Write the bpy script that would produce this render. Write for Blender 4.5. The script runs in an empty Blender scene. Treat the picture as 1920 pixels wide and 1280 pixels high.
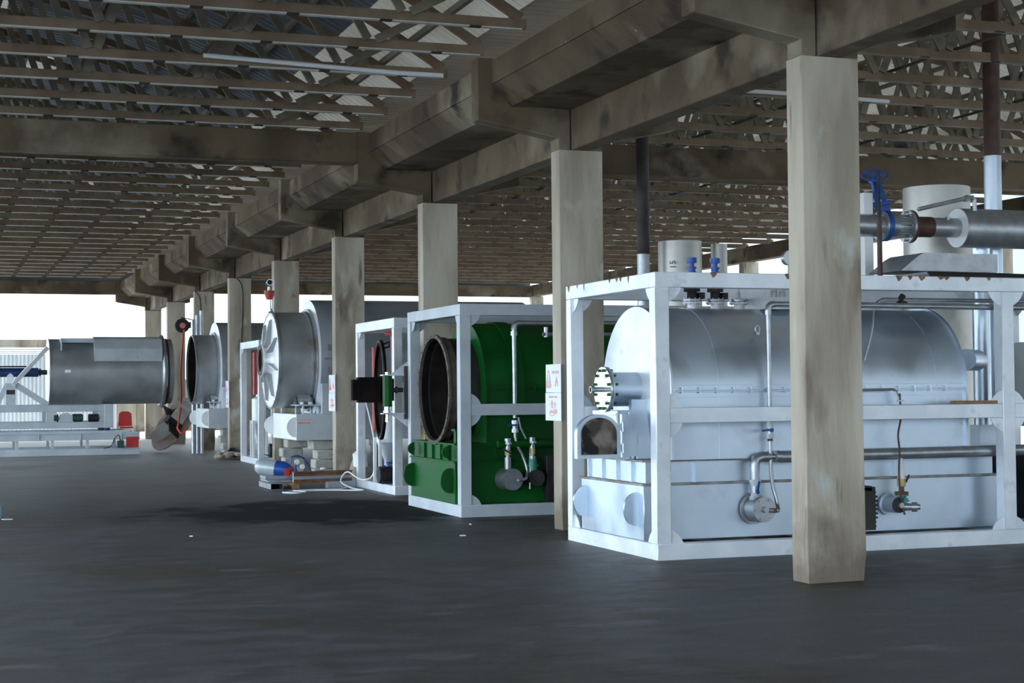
import bpy, bmesh, math, random
from mathutils import Vector, Matrix
random.seed(7)
PI = math.pi
sc = bpy.context.scene
C = sc.collection

# ------------------------------------------------------------------ camera
def add_camera():
    cd = bpy.data.cameras.new('camera'); co = bpy.data.objects.new('camera', cd); C.objects.link(co)
    f, yaw, pit, roll = 3066.52, 0.3399, 0.0286, -0.0084
    fw = Vector((math.sin(yaw)*math.cos(pit), math.cos(yaw)*math.cos(pit), math.sin(pit)))
    r = Vector((math.cos(yaw), -math.sin(yaw), 0)); u = r.cross(fw)
    c, s = math.cos(roll), math.sin(roll)
    R, U = r*c+u*s, u*c-r*s
    m = Matrix((R, U, -fw)).transposed().to_4x4(); m.translation = (0, 0, 1.7513)
    co.matrix_world = m
    cd.sensor_width = 36; cd.lens = f*36/1920; cd.clip_end = 600
    sc.camera = co
add_camera()

# ------------------------------------------------------------------ world, sun, exposure
def add_world():
    w = bpy.data.worlds.new('sky'); sc.world = w; w.use_nodes = True
    n = w.node_tree.nodes; l = w.node_tree.links; n.clear()
    out = n.new('ShaderNodeOutputWorld'); bg = n.new('ShaderNodeBackground')
    tc = n.new('ShaderNodeTexCoord'); sx = n.new('ShaderNodeSeparateXYZ')
    mr = n.new('ShaderNodeMapRange'); mr.inputs['From Min'].default_value = -1; mr.inputs['From Max'].default_value = 0.6
    mr.inputs['To Min'].default_value = 9.0; mr.inputs['To Max'].default_value = 1.3
    l.new(tc.outputs['Generated'], sx.inputs[0]); l.new(sx.outputs['X'], mr.inputs['Value'])
    bg.inputs['Color'].default_value = (0.74, 0.89, 1.03, 1)
    l.new(mr.outputs[0], bg.inputs['Strength']); l.new(bg.outputs[0], out.inputs[0])
add_world()
def add_sun():
    d = bpy.data.lights.new('sun', 'SUN'); d.energy = 5.0; d.angle = 0.02; d.color = (1, 0.96, 0.88)
    o = bpy.data.objects.new('sun', d); C.objects.link(o)
    o.rotation_euler = Vector((0.70, -0.10, -0.70)).to_track_quat('-Z', 'Y').to_euler(); o.location = (-30, 0, 40)
add_sun()
sc.view_settings.view_transform = 'Standard'; sc.view_settings.look = 'None'
sc.view_settings.gamma = 1; sc.view_settings.use_curve_mapping = False
sc.view_settings.exposure = -0.14

# ------------------------------------------------------------------ helpers
class MB:
    def __init__(s): s.v = []; s.f = []; s.m = []; s.mi = 0
    def add(s, vs, fs):
        b = len(s.v); s.v += [tuple(v) for v in vs]
        for f in fs: s.f.append([b+i for i in f]); s.m.append(s.mi)
    def box(s, a, b):
        (x0, y0, z0), (x1, y1, z1) = a, b
        s.add([(x0,y0,z0),(x1,y0,z0),(x1,y1,z0),(x0,y1,z0),(x0,y0,z1),(x1,y0,z1),(x1,y1,z1),(x0,y1,z1)],
              [(0,3,2,1),(4,5,6,7),(0,1,5,4),(1,2,6,5),(2,3,7,6),(3,0,4,7)])
        return s
    def beam(s, p, q, w, h, up=(0,0,1)):        # box bar from p to q: w sideways, h along up
        p, q = Vector(p), Vector(q); d = (q-p).normalized(); up = Vector(up)
        if abs(d.dot(up)) > .999: up = Vector((0,1,0))
        sd = d.cross(up).normalized()*w/2; u = sd.cross(d).normalized()*h/2
        vs = [p-sd-u, p+sd-u, p+sd+u, p-sd+u, q-sd-u, q+sd-u, q+sd+u, q-sd+u]
        s.add(vs, [(0,1,2,3),(7,6,5,4),(0,4,5,1),(1,5,6,2),(2,6,7,3),(3,7,4,0)]); return s
    def lathe(s, p, d, prof, n=24, closed=False):   # prof: (radius, distance along d)
        p = Vector(p); d = Vector(d).normalized()
        a = d.orthogonal().normalized(); b = d.cross(a)
        vs = []; m = len(prof)
        for i in range(n):
            t = 2*PI*i/n; e = a*math.cos(t)+b*math.sin(t)
            for r, h in prof: vs.append(p+e*r+d*h)
        fs = []
        for i in range(n):
            j = (i+1) % n
            for k in range(m if closed else m-1):
                k2 = (k+1) % m
                fs.append((i*m+k, j*m+k, j*m+k2, i*m+k2))
        s.add(vs, fs); return s
    def cyl(s, p, q, r, r2=None, n=20):
        p, q = Vector(p), Vector(q); L = (q-p).length; r2 = r if r2 is None else r2
        a = (q-p).normalized().orthogonal().normalized(); b = (q-p).normalized().cross(a)
        vs = []
        for i in range(n):
            t = 2*PI*i/n; e = a*math.cos(t)+b*math.sin(t); vs += [p+e*r, q+e*r2]
        fs = [(2*i, 2*((i+1) % n), 2*((i+1) % n)+1, 2*i+1) for i in range(n)]
        fs += [[2*i for i in range(n)][::-1], [2*i+1 for i in range(n)]]
        s.add(vs, fs); return s
    def tube(s, pts, r, n=8):
        pts = [Vector(p) for p in pts]; vs = []; N = len(pts); a = None
        for i, p in enumerate(pts):
            d = (pts[min(i+1, N-1)]-pts[max(i-1, 0)]).normalized()
            if a is None: a = d.orthogonal().normalized()
            a = (a-d*a.dot(d)).normalized(); b = d.cross(a)
            for k in range(n):
                t = 2*PI*k/n; vs.append(p+(a*math.cos(t)+b*math.sin(t))*r)
        fs = [(i*n+k, i*n+(k+1) % n, (i+1)*n+(k+1) % n, (i+1)*n+k) for i in range(N-1) for k in range(n)]
        fs += [list(range(n))[::-1], [(N-1)*n+k for k in range(n)]]
        s.add(vs, fs); return s
    def prism(s, poly, ax, a0, a1):
        mp = {'x': lambda u, v, a: (a, u, v), 'y': lambda u, v, a: (u, a, v), 'z': lambda u, v, a: (u, v, a)}[ax]
        n = len(poly); s.add([mp(u, v, a0) for u, v in poly]+[mp(u, v, a1) for u, v in poly],
              [list(range(n))[::-1], list(range(n, 2*n))]+[(i, (i+1) % n, n+(i+1) % n, n+i) for i in range(n)])
        return s
    def bolts(s, c, d, R, n, r=.018, h=.03, ph=0):
        c = Vector(c); d = Vector(d).normalized(); a = d.orthogonal().normalized(); b = d.cross(a)
        for i in range(n):
            t = 2*PI*(i+ph)/n; p = c+(a*math.cos(t)+b*math.sin(t))*R; s.cyl(p, p+d*h, r, n=6)
        return s
    def ball(s, c, r, n=12, sq=(1,1,1)):
        c = Vector(c); vs = []; fs = []; M = n//2
        for i in range(M+1):
            ph = PI*i/M
            for k in range(n):
                t = 2*PI*k/n
                vs.append((c.x+r*sq[0]*math.sin(ph)*math.cos(t), c.y+r*sq[1]*math.sin(ph)*math.sin(t), c.z+r*sq[2]*math.cos(ph)))
        for i in range(M):
            for k in range(n): fs.append((i*n+k, i*n+(k+1) % n, (i+1)*n+(k+1) % n, (i+1)*n+k))
        s.add(vs, fs); return s
    def build(s, name, mats, parent=None, kind=None, ang=35, bevel=0, label=None, local=False):
        me = bpy.data.meshes.new(name)
        off = Vector((0,0,0)) if (parent is None or local) else world_loc(parent)
        me.from_pydata([tuple(Vector(v)-off) for v in s.v], [], s.f)
        bm = bmesh.new(); bm.from_mesh(me)
        bmesh.ops.remove_doubles(bm, verts=bm.verts, dist=1e-5)
        bmesh.ops.recalc_face_normals(bm, faces=bm.faces)
        if len(bm.faces) == len(s.m):
            bm.faces.ensure_lookup_table()
        bm.to_mesh(me); bm.free()
        if not isinstance(mats, (list, tuple)): mats = [mats]
        for m in mats: me.materials.append(M[m])
        if len(mats) > 1 and len(me.polygons) == len(s.m):
            me.polygons.foreach_set('material_index', s.m)
        me.polygons.foreach_set('use_smooth', [True]*len(me.polygons)); me.set_sharp_from_angle(angle=math.radians(ang))
        o = bpy.data.objects.new(name, me); C.objects.link(o)
        if parent: o.parent = parent
        if kind: o['kind'] = kind
        if label: o['label'] = label
        if bevel:
            b = o.modifiers.new('bevel', 'BEVEL'); b.width = bevel; b.segments = 1; b.limit_method = 'ANGLE'; b.angle_limit = .7
        return o
def world_loc(o):
    p = Vector(o.location)
    while o.parent: o = o.parent; p += Vector(o.location)
    return p
def thing(name, label, cat, loc=(0,0,0), group=None):
    o = bpy.data.objects.new(name, None); C.objects.link(o); o.location = loc; o.empty_display_size = .1
    o['label'] = label; o['category'] = cat
    if group: o['group'] = group
    return o
def tag(o, label, cat, group=None):
    o['label'] = label; o['category'] = cat
    if group: o['group'] = group
    return o
def copy_tree(o, parent=None):
    c = o.copy(); C.objects.link(c)
    if parent: c.parent = parent
    for ch in [x for x in KIDS.get(o.name, [])]: copy_tree(ch, c)
    return c
KIDS = {}
def index_kids():
    KIDS.clear()
    for o in bpy.data.objects:
        if o.parent: KIDS.setdefault(o.parent.name, []).append(o)
def text(s, name, mat, parent, loc, size, rot, sx=1.0):
    cu = bpy.data.curves.new('t', 'FONT'); cu.body = s; cu.size = size; cu.extrude = .001; cu.align_x = 'CENTER'; cu.align_y = 'CENTER'
    t = bpy.data.objects.new('t', cu); C.objects.link(t)
    me = bpy.data.meshes.new_from_object(t.evaluated_get(bpy.context.evaluated_depsgraph_get()))
    bpy.data.objects.remove(t); me.materials.clear(); me.materials.append(M[mat])
    o = bpy.data.objects.new(name, me); C.objects.link(o); o.parent = parent
    o.location = Vector(loc)-world_loc(parent); o.rotation_euler = rot; o.scale = (sx, 1, 1)
    return o

# ------------------------------------------------------------------ materials
M = {}
def mat(name, c1, c2=None, scale=3.0, rough=.6, metal=0.0, bump=0.0, stretch=(1,1,1), mix=(.4,.6), spots=None, rough2=None, foot=None, detail=6, coat=0):
    m = bpy.data.materials.new(name); m.use_nodes = True; n = m.node_tree.nodes; l = m.node_tree.links
    b = n['Principled BSDF']; b.inputs['Roughness'].default_value = rough; b.inputs['Metallic'].default_value = metal
    b.inputs['Coat Weight'].default_value = coat
    c2 = c2 or c1
    geo = n.new('ShaderNodeNewGeometry'); mp = n.new('ShaderNodeMapping'); mp.inputs['Scale'].default_value = stretch
    l.new(geo.outputs['Position'], mp.inputs['Vector'])
    nz = n.new('ShaderNodeTexNoise'); nz.inputs['Scale'].default_value = scale; nz.inputs['Detail'].default_value = detail
    l.new(mp.outputs[0], nz.inputs['Vector'])
    cr = n.new('ShaderNodeValToRGB'); e = cr.color_ramp.elements
    e[0].position, e[1].position = mix; e[0].color = (*c1, 1); e[1].color = (*c2, 1)
    l.new(nz.outputs['Fac'], cr.inputs['Fac']); col = cr.outputs['Color']
    for sp in (spots or []):        # (color, scale, threshold, softness, stretch)
        mp2 = n.new('ShaderNodeMapping'); mp2.inputs['Scale'].default_value = sp[4] if len(sp) > 4 else (1,1,1)
        l.new(geo.outputs['Position'], mp2.inputs['Vector'])
        n2 = n.new('ShaderNodeTexNoise'); n2.inputs['Scale'].default_value = sp[1]; n2.inputs['Detail'].default_value = 5
        l.new(mp2.outputs[0], n2.inputs['Vector'])
        mr = n.new('ShaderNodeMapRange'); mr.inputs['From Min'].default_value = sp[2]; mr.inputs['From Max'].default_value = sp[2]+sp[3]
        l.new(n2.outputs['Fac'], mr.inputs['Value'])
        mx = n.new('ShaderNodeMix'); mx.data_type = 'RGBA'; mx.inputs[7].default_value = (*sp[0], 1)
        l.new(mr.outputs[0], mx.inputs[0]); l.new(col, mx.inputs[6]); col = mx.outputs[2]
    if foot:
        sp_ = n.new('ShaderNodeSeparateXYZ'); l.new(geo.outputs['Position'], sp_.inputs[0])
        n4 = n.new('ShaderNodeTexNoise'); n4.inputs['Scale'].default_value = 2.6; n4.inputs['Detail'].default_value = 7; l.new(geo.outputs['Position'], n4.inputs['Vector'])
        ma = n.new('ShaderNodeMath'); ma.operation = 'MULTIPLY_ADD'; l.new(n4.outputs['Fac'], ma.inputs[0]); ma.inputs[1].default_value = -1.7; l.new(sp_.outputs['Z'], ma.inputs[2])
        mr = n.new('ShaderNodeMapRange'); mr.inputs['From Min'].default_value = -.75; mr.inputs['From Max'].default_value = -.25; mr.inputs['To Min'].default_value = .85; mr.inputs['To Max'].default_value = 0
        l.new(ma.outputs[0], mr.inputs['Value']); mx = n.new('ShaderNodeMix'); mx.data_type = 'RGBA'; mx.inputs[7].default_value = (*foot, 1)
        l.new(mr.outputs[0], mx.inputs[0]); l.new(col, mx.inputs[6]); col = mx.outputs[2]
    l.new(col, b.inputs['Base Color'])
    if rough2 is not None:
        mr = n.new('ShaderNodeMapRange'); mr.inputs['From Min'].default_value = .35; mr.inputs['From Max'].default_value = .65
        mr.inputs['To Min'].default_value = rough; mr.inputs['To Max'].default_value = rough2
        l.new(nz.outputs['Fac'], mr.inputs['Value']); l.new(mr.outputs[0], b.inputs['Roughness'])
    if bump:
        n3 = n.new('ShaderNodeTexNoise'); n3.inputs['Scale'].default_value = scale*7; n3.inputs['Detail'].default_value = 5
        l.new(mp.outputs[0], n3.inputs['Vector'])
        bp = n.new('ShaderNodeBump'); bp.inputs['Strength'].default_value = bump; bp.inputs['Distance'].default_value = .02
        l.new(n3.outputs['Fac'], bp.inputs['Height']); l.new(bp.outputs[0], b.inputs['Normal'])
    M[name] = m
    return m
mat('concrete', (.31, .265, .20), (.54, .48, .38), 2.4, .9, bump=.4, stretch=(1,1,.22), detail=10, mix=(.36,.64), foot=(.16,.12,.085),
    spots=[((.17,.13,.085), 1.3, .60, .10, (1,1,.35)), ((.50,.49,.44), 2.6, .60, .12, (1,1,.6)), ((.14,.12,.095), 8, .64, .12, (1,1,.12)), ((.36,.17,.10), 2.0, .74, .05)])
mat('concrete_beam_shaded', (.088, .062, .037), (.150, .110, .067), .9, .9, bump=.25, detail=9,
    spots=[ ((.30, .26, .19), .7, .54, .16), ((.040, .030, .020), 1.6, .56, .12), ((.4,.38,.33), 9, .74, .03)])  # same concrete as the columns, darkened to carry the shade under the roof
def floor_mat():
    m = bpy.data.materials.new('floor_concrete'); m.use_nodes = True; n = m.node_tree.nodes; l = m.node_tree.links
    b = n['Principled BSDF']; geo = n.new('ShaderNodeNewGeometry'); sep = n.new('ShaderNodeSeparateXYZ'); l.new(geo.outputs['Position'], sep.inputs[0])
    def noise(scale, st=(1,1,1), det=8, rough=.55):
        mp = n.new('ShaderNodeMapping'); mp.inputs['Scale'].default_value = st; l.new(geo.outputs['Position'], mp.inputs[0])
        z = n.new('ShaderNodeTexNoise'); z.inputs['Scale'].default_value = scale; z.inputs['Detail'].default_value = det; z.inputs['Roughness'].default_value = rough
        l.new(mp.outputs[0], z.inputs['Vector']); return z.outputs['Fac']
    def rng(v, a, b_, c=0, d=1):
        r = n.new('ShaderNodeMapRange'); r.inputs['From Min'].default_value = a; r.inputs['From Max'].default_value = b_
        r.inputs['To Min'].default_value = c; r.inputs['To Max'].default_value = d; l.new(v, r.inputs['Value']); return r.outputs[0]
    def mixc(f, a, c):
        x = n.new('ShaderNodeMix'); x.data_type = 'RGBA'; l.new(f, x.inputs[0])
        if isinstance(a, tuple): x.inputs[6].default_value = (*a, 1)
        else: l.new(a, x.inputs[6])
        if isinstance(c, tuple): x.inputs[7].default_value = (*c, 1)
        else: l.new(c, x.inputs[7])
        return x.outputs[2]
    def math_(op, a, c):
        x = n.new('ShaderNodeMath'); x.operation = op
        for i, v in enumerate((a, c)):
            if isinstance(v, (int, float)): x.inputs[i].default_value = v
            else: l.new(v, x.inputs[i])
        return x.outputs[0]
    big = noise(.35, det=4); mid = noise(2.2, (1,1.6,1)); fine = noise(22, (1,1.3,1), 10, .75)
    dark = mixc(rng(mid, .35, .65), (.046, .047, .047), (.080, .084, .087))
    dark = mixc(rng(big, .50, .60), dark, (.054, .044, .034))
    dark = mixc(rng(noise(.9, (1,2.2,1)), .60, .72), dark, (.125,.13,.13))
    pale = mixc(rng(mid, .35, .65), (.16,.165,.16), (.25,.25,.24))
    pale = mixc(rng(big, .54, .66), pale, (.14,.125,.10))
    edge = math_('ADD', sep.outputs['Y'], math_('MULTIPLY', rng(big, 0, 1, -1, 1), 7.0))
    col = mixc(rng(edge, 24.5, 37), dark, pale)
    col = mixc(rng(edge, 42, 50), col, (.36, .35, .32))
    # soaked oil stain beside the green machine
    dx = math_('DIVIDE', math_('SUBTRACT', sep.outputs['X'], 5.6), 3.3); dy = math_('DIVIDE', math_('SUBTRACT', sep.outputs['Y'], 23.3), 2.9)
    d = math_('ADD', math_('ADD', math_('MULTIPLY', dx, dx), math_('MULTIPLY', dy, dy)), math_('MULTIPLY', rng(noise(1.1, det=4), 0, 1, -1, 1), 1.1))
    oil = rng(d, .35, 1.15, 1, 0)
    col = mixc(oil, col, (.012, .0115, .012))
    e2 = math_('SUBTRACT', sep.outputs['Y'], 18.4); e3 = math_('ADD', math_('MULTIPLY', e2, e2), math_('MULTIPLY', rng(noise(.8, det=5), 0, 1, -1, 1), 2.6))
    col = mixc(math_('MULTIPLY', rng(e3, .0, .5, .6, 0), rng(sep.outputs['X'], 1, 3)), col, (.04,.037,.034))
    # expansion joints and fine grit
    for y0_ in (20.7, 30.9, 36.9):
        col = mixc(rng(math_('ABSOLUTE', math_('SUBTRACT', sep.outputs['Y'], y0_), 0), .015, .05, .8, 0), col, (.03,.03,.03))
    g = n.new('ShaderNodeMix'); g.data_type = 'RGBA'; g.blend_type = 'MULTIPLY'; g.inputs[0].default_value = 1
    l.new(col, g.inputs[6]); cc = n.new('ShaderNodeCombineColor'); fv = rng(fine, .3, .7, .5, 1.5)
    for i in range(3): l.new(fv, cc.inputs[i])
    l.new(cc.outputs[0], g.inputs[7]); col = g.outputs[2]
    col = mixc(rng(noise(60, det=2), .76, .79), col, (.30,.30,.29))
    l.new(col, b.inputs['Base Color']); l.new(math_('MAXIMUM', rng(mid, .3, .7, .44, .62), math_('MULTIPLY', oil, .92)), b.inputs['Roughness'])
    l.new(rng(oil, 0, 1, .5, .12), b.inputs['Specular IOR Level'])
    bp = n.new('ShaderNodeBump'); bp.inputs['Strength'].default_value = .35; bp.inputs['Distance'].default_value = .015
    l.new(fine, bp.inputs['Height']); l.new(bp.outputs[0], b.inputs['Normal']); M['floor_concrete'] = m
floor_mat()
mat('pale_yard', (.50,.48,.44), (.58,.56,.52), .5, .9)
mat('outdoor_concrete', (.10,.10,.095), (.15,.15,.14), .5, .9)
mat('truss_brown', (.17,.115,.07), (.24,.175,.115), 2, .7, spots=[((.22, .125, .07), 1.0, .60, .15)])
mat('truss_grey', (.17,.15,.115), (.26,.23,.18), 2, .65)
mat('truss_dark', (.05,.042,.035), (.08,.065,.05), 2, .7)
mat('truss_strip_lit', (.50,.49,.45), (.58,.57,.53), 4, .6)
mat('silver_paint', (.52, .60, .68), (.63, .71, .80), 1.6, .30, .85, bump=.03, spots=[((.50,.54,.60), 2.2, .60, .2), ((.35,.34,.33), 24, .74, .03)], rough2=.5)
mat('frame_paint', (.70,.74,.79), (.82,.85,.89), 2.5, .42, .35, bump=.05, spots=[((.58,.61,.65), 5, .60, .15), ((.25,.2,.15), 28, .75, .03)])
mat('light_grey_paint', (.44, .48, .52), (.52, .56, .60), 2, .5, .15, bump=.04, spots=[((.42,.42,.42), 5, .66, .08)])
mat('white_paint', (.74,.76,.77), (.82,.84,.85), 2, .5, .05, spots=[((.6,.58,.55), 6, .68, .06)])
mat('drum_steel', (.32,.335,.34), (.42,.435,.44), 1.4, .38, .6, bump=.04, rough2=.5, spots=[((.28,.22,.17), 1.2, .70, .06)])
mat('galvanised', (.36, .38, .40), (.45, .47, .49), 7, .38, .85)
mat('bright_steel', (.75,.76,.77), (.84,.85,.86), 3, .24, .9)
mat('bright_paint', (.88, .89, .90), (.93, .94, .95), 3, .38, .2)
mat('green_paint', (.0,.062,.006), (0, .098, .010), 1.6, .42, 0, bump=.05, spots=[((.008,.045,.012), .9, .56, .15), ((.10,.07,.05), 7, .72, .05)], rough2=.6)
M['green_paint'].node_tree.nodes['Principled BSDF'].inputs['Specular IOR Level'].default_value = .25
mat('green_bolt', (.01,.10,.03), None, 3, .5)
mat('black_metal', (.012,.012,.014), (.03,.028,.027), 4, .6, .2)
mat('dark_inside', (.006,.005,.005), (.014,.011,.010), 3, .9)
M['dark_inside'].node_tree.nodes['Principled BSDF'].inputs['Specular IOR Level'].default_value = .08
mat('ledge_dirt', (.20, .185, .16), (.36, .35, .32), 5, .8)
mat('rusty_ring', (.09,.07,.06), (.15,.12,.10), 6, .7, .3)
mat('rust', (.13,.055,.03), (.22,.10,.05), 6, .85, .1, bump=.2)
mat('dark_rust', (.055,.025,.018), (.09,.045,.035), 4, .55, .2)
mat('soot_pipe', (.03,.027,.027), (.06,.05,.05), 3, .6, .4)
mat('refractory', (.055,.045,.037), (.22,.185,.15), 6, .9, bump=.4, mix=(.4,.62), detail=10, spots=[((.01,.009,.008), 4, .57, .05), ((.5,.47,.42), 11, .72, .04)])
mat('blue_paint', (.006,.055,.27), (.010,.085,.36), 3, .4, .1)
mat('dark_blue_paint', (.010,.03,.10), (.015,.045,.15), 3, .4, .2)
mat('red_paint', (.42,.02,.02), (.5,.04,.03), 3, .45)
mat('red_faded', (.40,.055,.045), (.48,.09,.07), 3, .5)
mat('orange_hose', (.75,.10,.045), (.82,.14,.06), 3, .5)
mat('yellow_paint', (.7,.5,.03), None, 3, .5)
mat('brass', (.35,.27,.12), (.42,.33,.16), 8, .45, .7)
mat('teal_valve', (.04,.22,.17), (.06,.28,.22), 6, .5, .2)
mat('wood', (.24,.13,.06), (.33,.19,.10), 5, .8, stretch=(1,8,8))
mat('sign_white', (.80,.83,.88), (.84,.87,.92), 3, .5)
mat('sign_pink', (.72,.42,.42), (.75,.46,.46), 20, .6)
mat('sign_red', (.80,.20,.15), (.80,.25,.2), 9, .6)
mat('black_mark', (.03,.03,.03), None, 3, .6)
mat('white_plastic', (.78,.79,.80), None, 3, .4)
mat('block', (.30,.30,.27), (.42,.41,.37), 4, .95, bump=.5)
mat('cyl_grey', (.42,.47,.50), (.50,.55,.57), 3, .4, .2)
mat('corrugated_white', (.70,.74,.78), (.78,.82,.85), 1.5, .5, stretch=(1,1,.2))
mat('canister_blue', (.35, .50, .62), (.42, .58, .70), 3, .4)
mat('tan_bag', (.30,.25,.20), (.40,.34,.27), 6, .9, bump=.4)
mat('dish_brown', (.22, .15, .13), (.32, .24, .21), 3, .7, .2, spots=[((.22,.1,.06), 3, .64, .07)])
mat('blade_grey', (.50, .50, .47), (.60, .60, .56), 4, .7, .2)
def glassy(name, col, rough=.05):
    m = bpy.data.materials.new(name); m.use_nodes = True; b = m.node_tree.nodes['Principled BSDF']
    b.inputs['Base Color'].default_value = (*col, 1); b.inputs['Transmission Weight'].default_value = .9
    b.inputs['Roughness'].default_value = rough; b.inputs['IOR'].default_value = 1.3; M[name] = m
glassy('clear_plastic', (.75,.88,.95))
# stained top rail: burns that run down from the weld points
def roof_sheet(name, c1, c2, trans):
    m = bpy.data.materials.new(name); m.use_nodes = True; n = m.node_tree.nodes; l = m.node_tree.links
    b = n['Principled BSDF']; b.inputs['Roughness'].default_value = .7; out = n['Material Output']
    geo = n.new('ShaderNodeNewGeometry')
    nz = n.new('ShaderNodeTexNoise'); nz.inputs['Scale'].default_value = .8; nz.inputs['Detail'].default_value = 6
    l.new(geo.outputs['Position'], nz.inputs['Vector'])
    cr = n.new('ShaderNodeValToRGB'); e = cr.color_ramp.elements; e[0].position, e[1].position = .4, .6
    e[0].color = (*c1, 1); e[1].color = (*c2, 1); l.new(nz.outputs['Fac'], cr.inputs['Fac'])
    l.new(cr.outputs[0], b.inputs['Base Color'])
    wv = n.new('ShaderNodeTexWave'); wv.wave_type = 'BANDS'; wv.bands_direction = 'Y'; wv.inputs['Scale'].default_value = 1.6
    l.new(geo.outputs['Position'], wv.inputs['Vector'])
    bp = n.new('ShaderNodeBump'); bp.inputs['Strength'].default_value = 1; bp.inputs['Distance'].default_value = .06
    l.new(wv.outputs['Fac'], bp.inputs['Height']); l.new(bp.outputs[0], b.inputs['Normal'])
    if trans > 0:
        t = n.new('ShaderNodeBsdfTranslucent'); mx = n.new('ShaderNodeMixShader'); mx.inputs[0].default_value = trans
        l.new(cr.outputs[0], t.inputs['Color']); l.new(bp.outputs[0], t.inputs['Normal'])
        l.new(b.outputs[0], mx.inputs[1]); l.new(t.outputs[0], mx.inputs[2]); l.new(mx.outputs[0], out.inputs[0])
    M[name] = m
roof_sheet('sheet_dark', (.13,.16,.19), (.20,.23,.26), 0)
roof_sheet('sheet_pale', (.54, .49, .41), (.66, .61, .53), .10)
roof_sheet('sheet_tan', (.50,.42,.33), (.58,.50,.40), .08)

# ------------------------------------------------------------------ setting
COLX0, COLX1, S0, BAY, HT = 7.29, 7.87, 12.81, 6.0, 4.70
XL, XR, XE = 6.24, 8.92, 22.4       # corbel tips, outer edge
TZ = 5.80                            # truss seat
Y0, Y1 = -11.2, 60.8
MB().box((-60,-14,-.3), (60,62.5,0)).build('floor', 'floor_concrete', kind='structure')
MB().box((-150,62.5,-.35), (150,220,-.02)).build('ground_beyond', 'pale_yard', kind='structure')
MB().box((-150,-14,-.36), (-9.0,33,.004)).build('ground_left', 'outdoor_concrete', kind='structure')
MB().box((-150,33,-.36), (-6.0,62.5,.004)).build('ground_left_bounce', 'pale_yard', kind='structure')  # out of view, made pale to bounce light onto the far beams and trusses
MB().box((23,-14,-.36), (150,62.5,.004)).build('ground_right', 'pale_yard', kind='structure')

RISE = 2.15
def arch(t): return RISE*4*t*(1-t)
def roof(name, xa, xb, pick):
    m = MB(); n = 26
    ys = [Y0-1+1.5*k for k in range(50)]
    for j in range(len(ys)-1):
        for i in range(n):
            ta, tb = i/n, (i+1)/n
            m.mi = pick(i/n, j)
            za, zb = TZ+.30+arch(ta), TZ+.30+arch(tb); x0, x1 = xa+(xb-xa)*ta, xa+(xb-xa)*tb
            m.add([(x0,ys[j],za),(x1,ys[j],zb),(x1,ys[j+1],zb),(x0,ys[j+1],za)], [(0,1,2,3)])
    o = m.build(name, ['sheet_dark','sheet_pale','sheet_tan'], kind='structure')
    return o
rr = random.Random(3)
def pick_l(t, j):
    if t > .905: return 1  # paler translucent sheets along the eave stand in for light entering there
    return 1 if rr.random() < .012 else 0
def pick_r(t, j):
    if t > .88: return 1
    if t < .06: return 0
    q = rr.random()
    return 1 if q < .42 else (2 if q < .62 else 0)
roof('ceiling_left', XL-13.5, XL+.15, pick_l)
MB().box((XL+.1,Y0-1,TZ+.29), (7.32,Y1+.5,TZ+.30)).build('ceiling_valley_left', 'sheet_pale', kind='structure')
MB().box((7.86,Y0-1,TZ+.29), (XR,Y1+.5,TZ+.30)).build('ceiling_valley_right', 'sheet_pale', kind='structure')
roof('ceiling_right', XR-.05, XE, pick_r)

def gable(name, xa, xb):
    n = 26; y = Y1+.31
    MB().prism([(xa,5.77),(xb,5.77)]+[(xb-(xb-xa)*k/n, TZ+.29+arch(k/n)) for k in range(n+1)], 'y', y, y+.02).build(name, 'sheet_dark', kind='structure')
gable('wall_gable_left', XL-13.5, 7.5); gable('wall_gable_right', 7.7, XE)
# columns with their corbels
def column(i, label, seen=True):
    s = S0+BAY*i
    t = thing('concrete_column', label, 'column', ((COLX0+COLX1)/2, s+.14, 0), 'columns of the middle row')
    m = MB(); z = [0, .12, .25, .9, 1.6, 2.6, 3.6, HT]
    # slightly worn arrises near the base
    rings = []
    for k, zz in enumerate(z):
        w = .0 if k > 3 else (.008, .0, -.008, -.004)[k]
        rings.append([(COLX0+w,s+w*.5,zz),(COLX1-w,s+w,zz),(COLX1-w,s+.28,zz),(COLX0+w*.3,s+.28,zz)])
    vs = [v for r in rings for v in r]; fs = [(0,1,2,3), [len(vs)-4+q for q in range(4)]]
    for k in range(len(z)-1):
        for q in range(4): fs.append((4*k+q, 4*k+(q+1) % 4, 4*k+4+(q+1) % 4, 4*k+4+q))
    m.add(vs, fs); m.build('shaft', 'concrete', t, bevel=.006)
    # T-shaped corbel plate with sloping underside
    m = MB(); cs, ce = s, s+.26
    left = [(COLX0,4.86),(XL,5.03),(XL,TZ),(XL+.24,TZ),(XL+.24,5.45),(6.68,5.21),(COLX0+.16,5.19),(COLX0+.16,4.86)]
    m.prism([(COLX0,4.84),(XL,5.02),(XL,TZ-.02),(XL+.2,TZ-.02),(XL+.2,5.45),(6.68,5.20),(7.44,5.20),(7.44,4.70),(COLX0,4.70)], 'y', cs, ce)
    m.build('corbel', 'concrete_beam_shaded', t, bevel=.008)
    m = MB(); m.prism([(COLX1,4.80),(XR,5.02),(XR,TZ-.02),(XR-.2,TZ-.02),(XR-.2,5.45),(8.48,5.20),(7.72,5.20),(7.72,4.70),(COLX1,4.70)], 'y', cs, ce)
    m.build('corbel', 'concrete_beam_shaded', t, bevel=.008)
    return t
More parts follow.
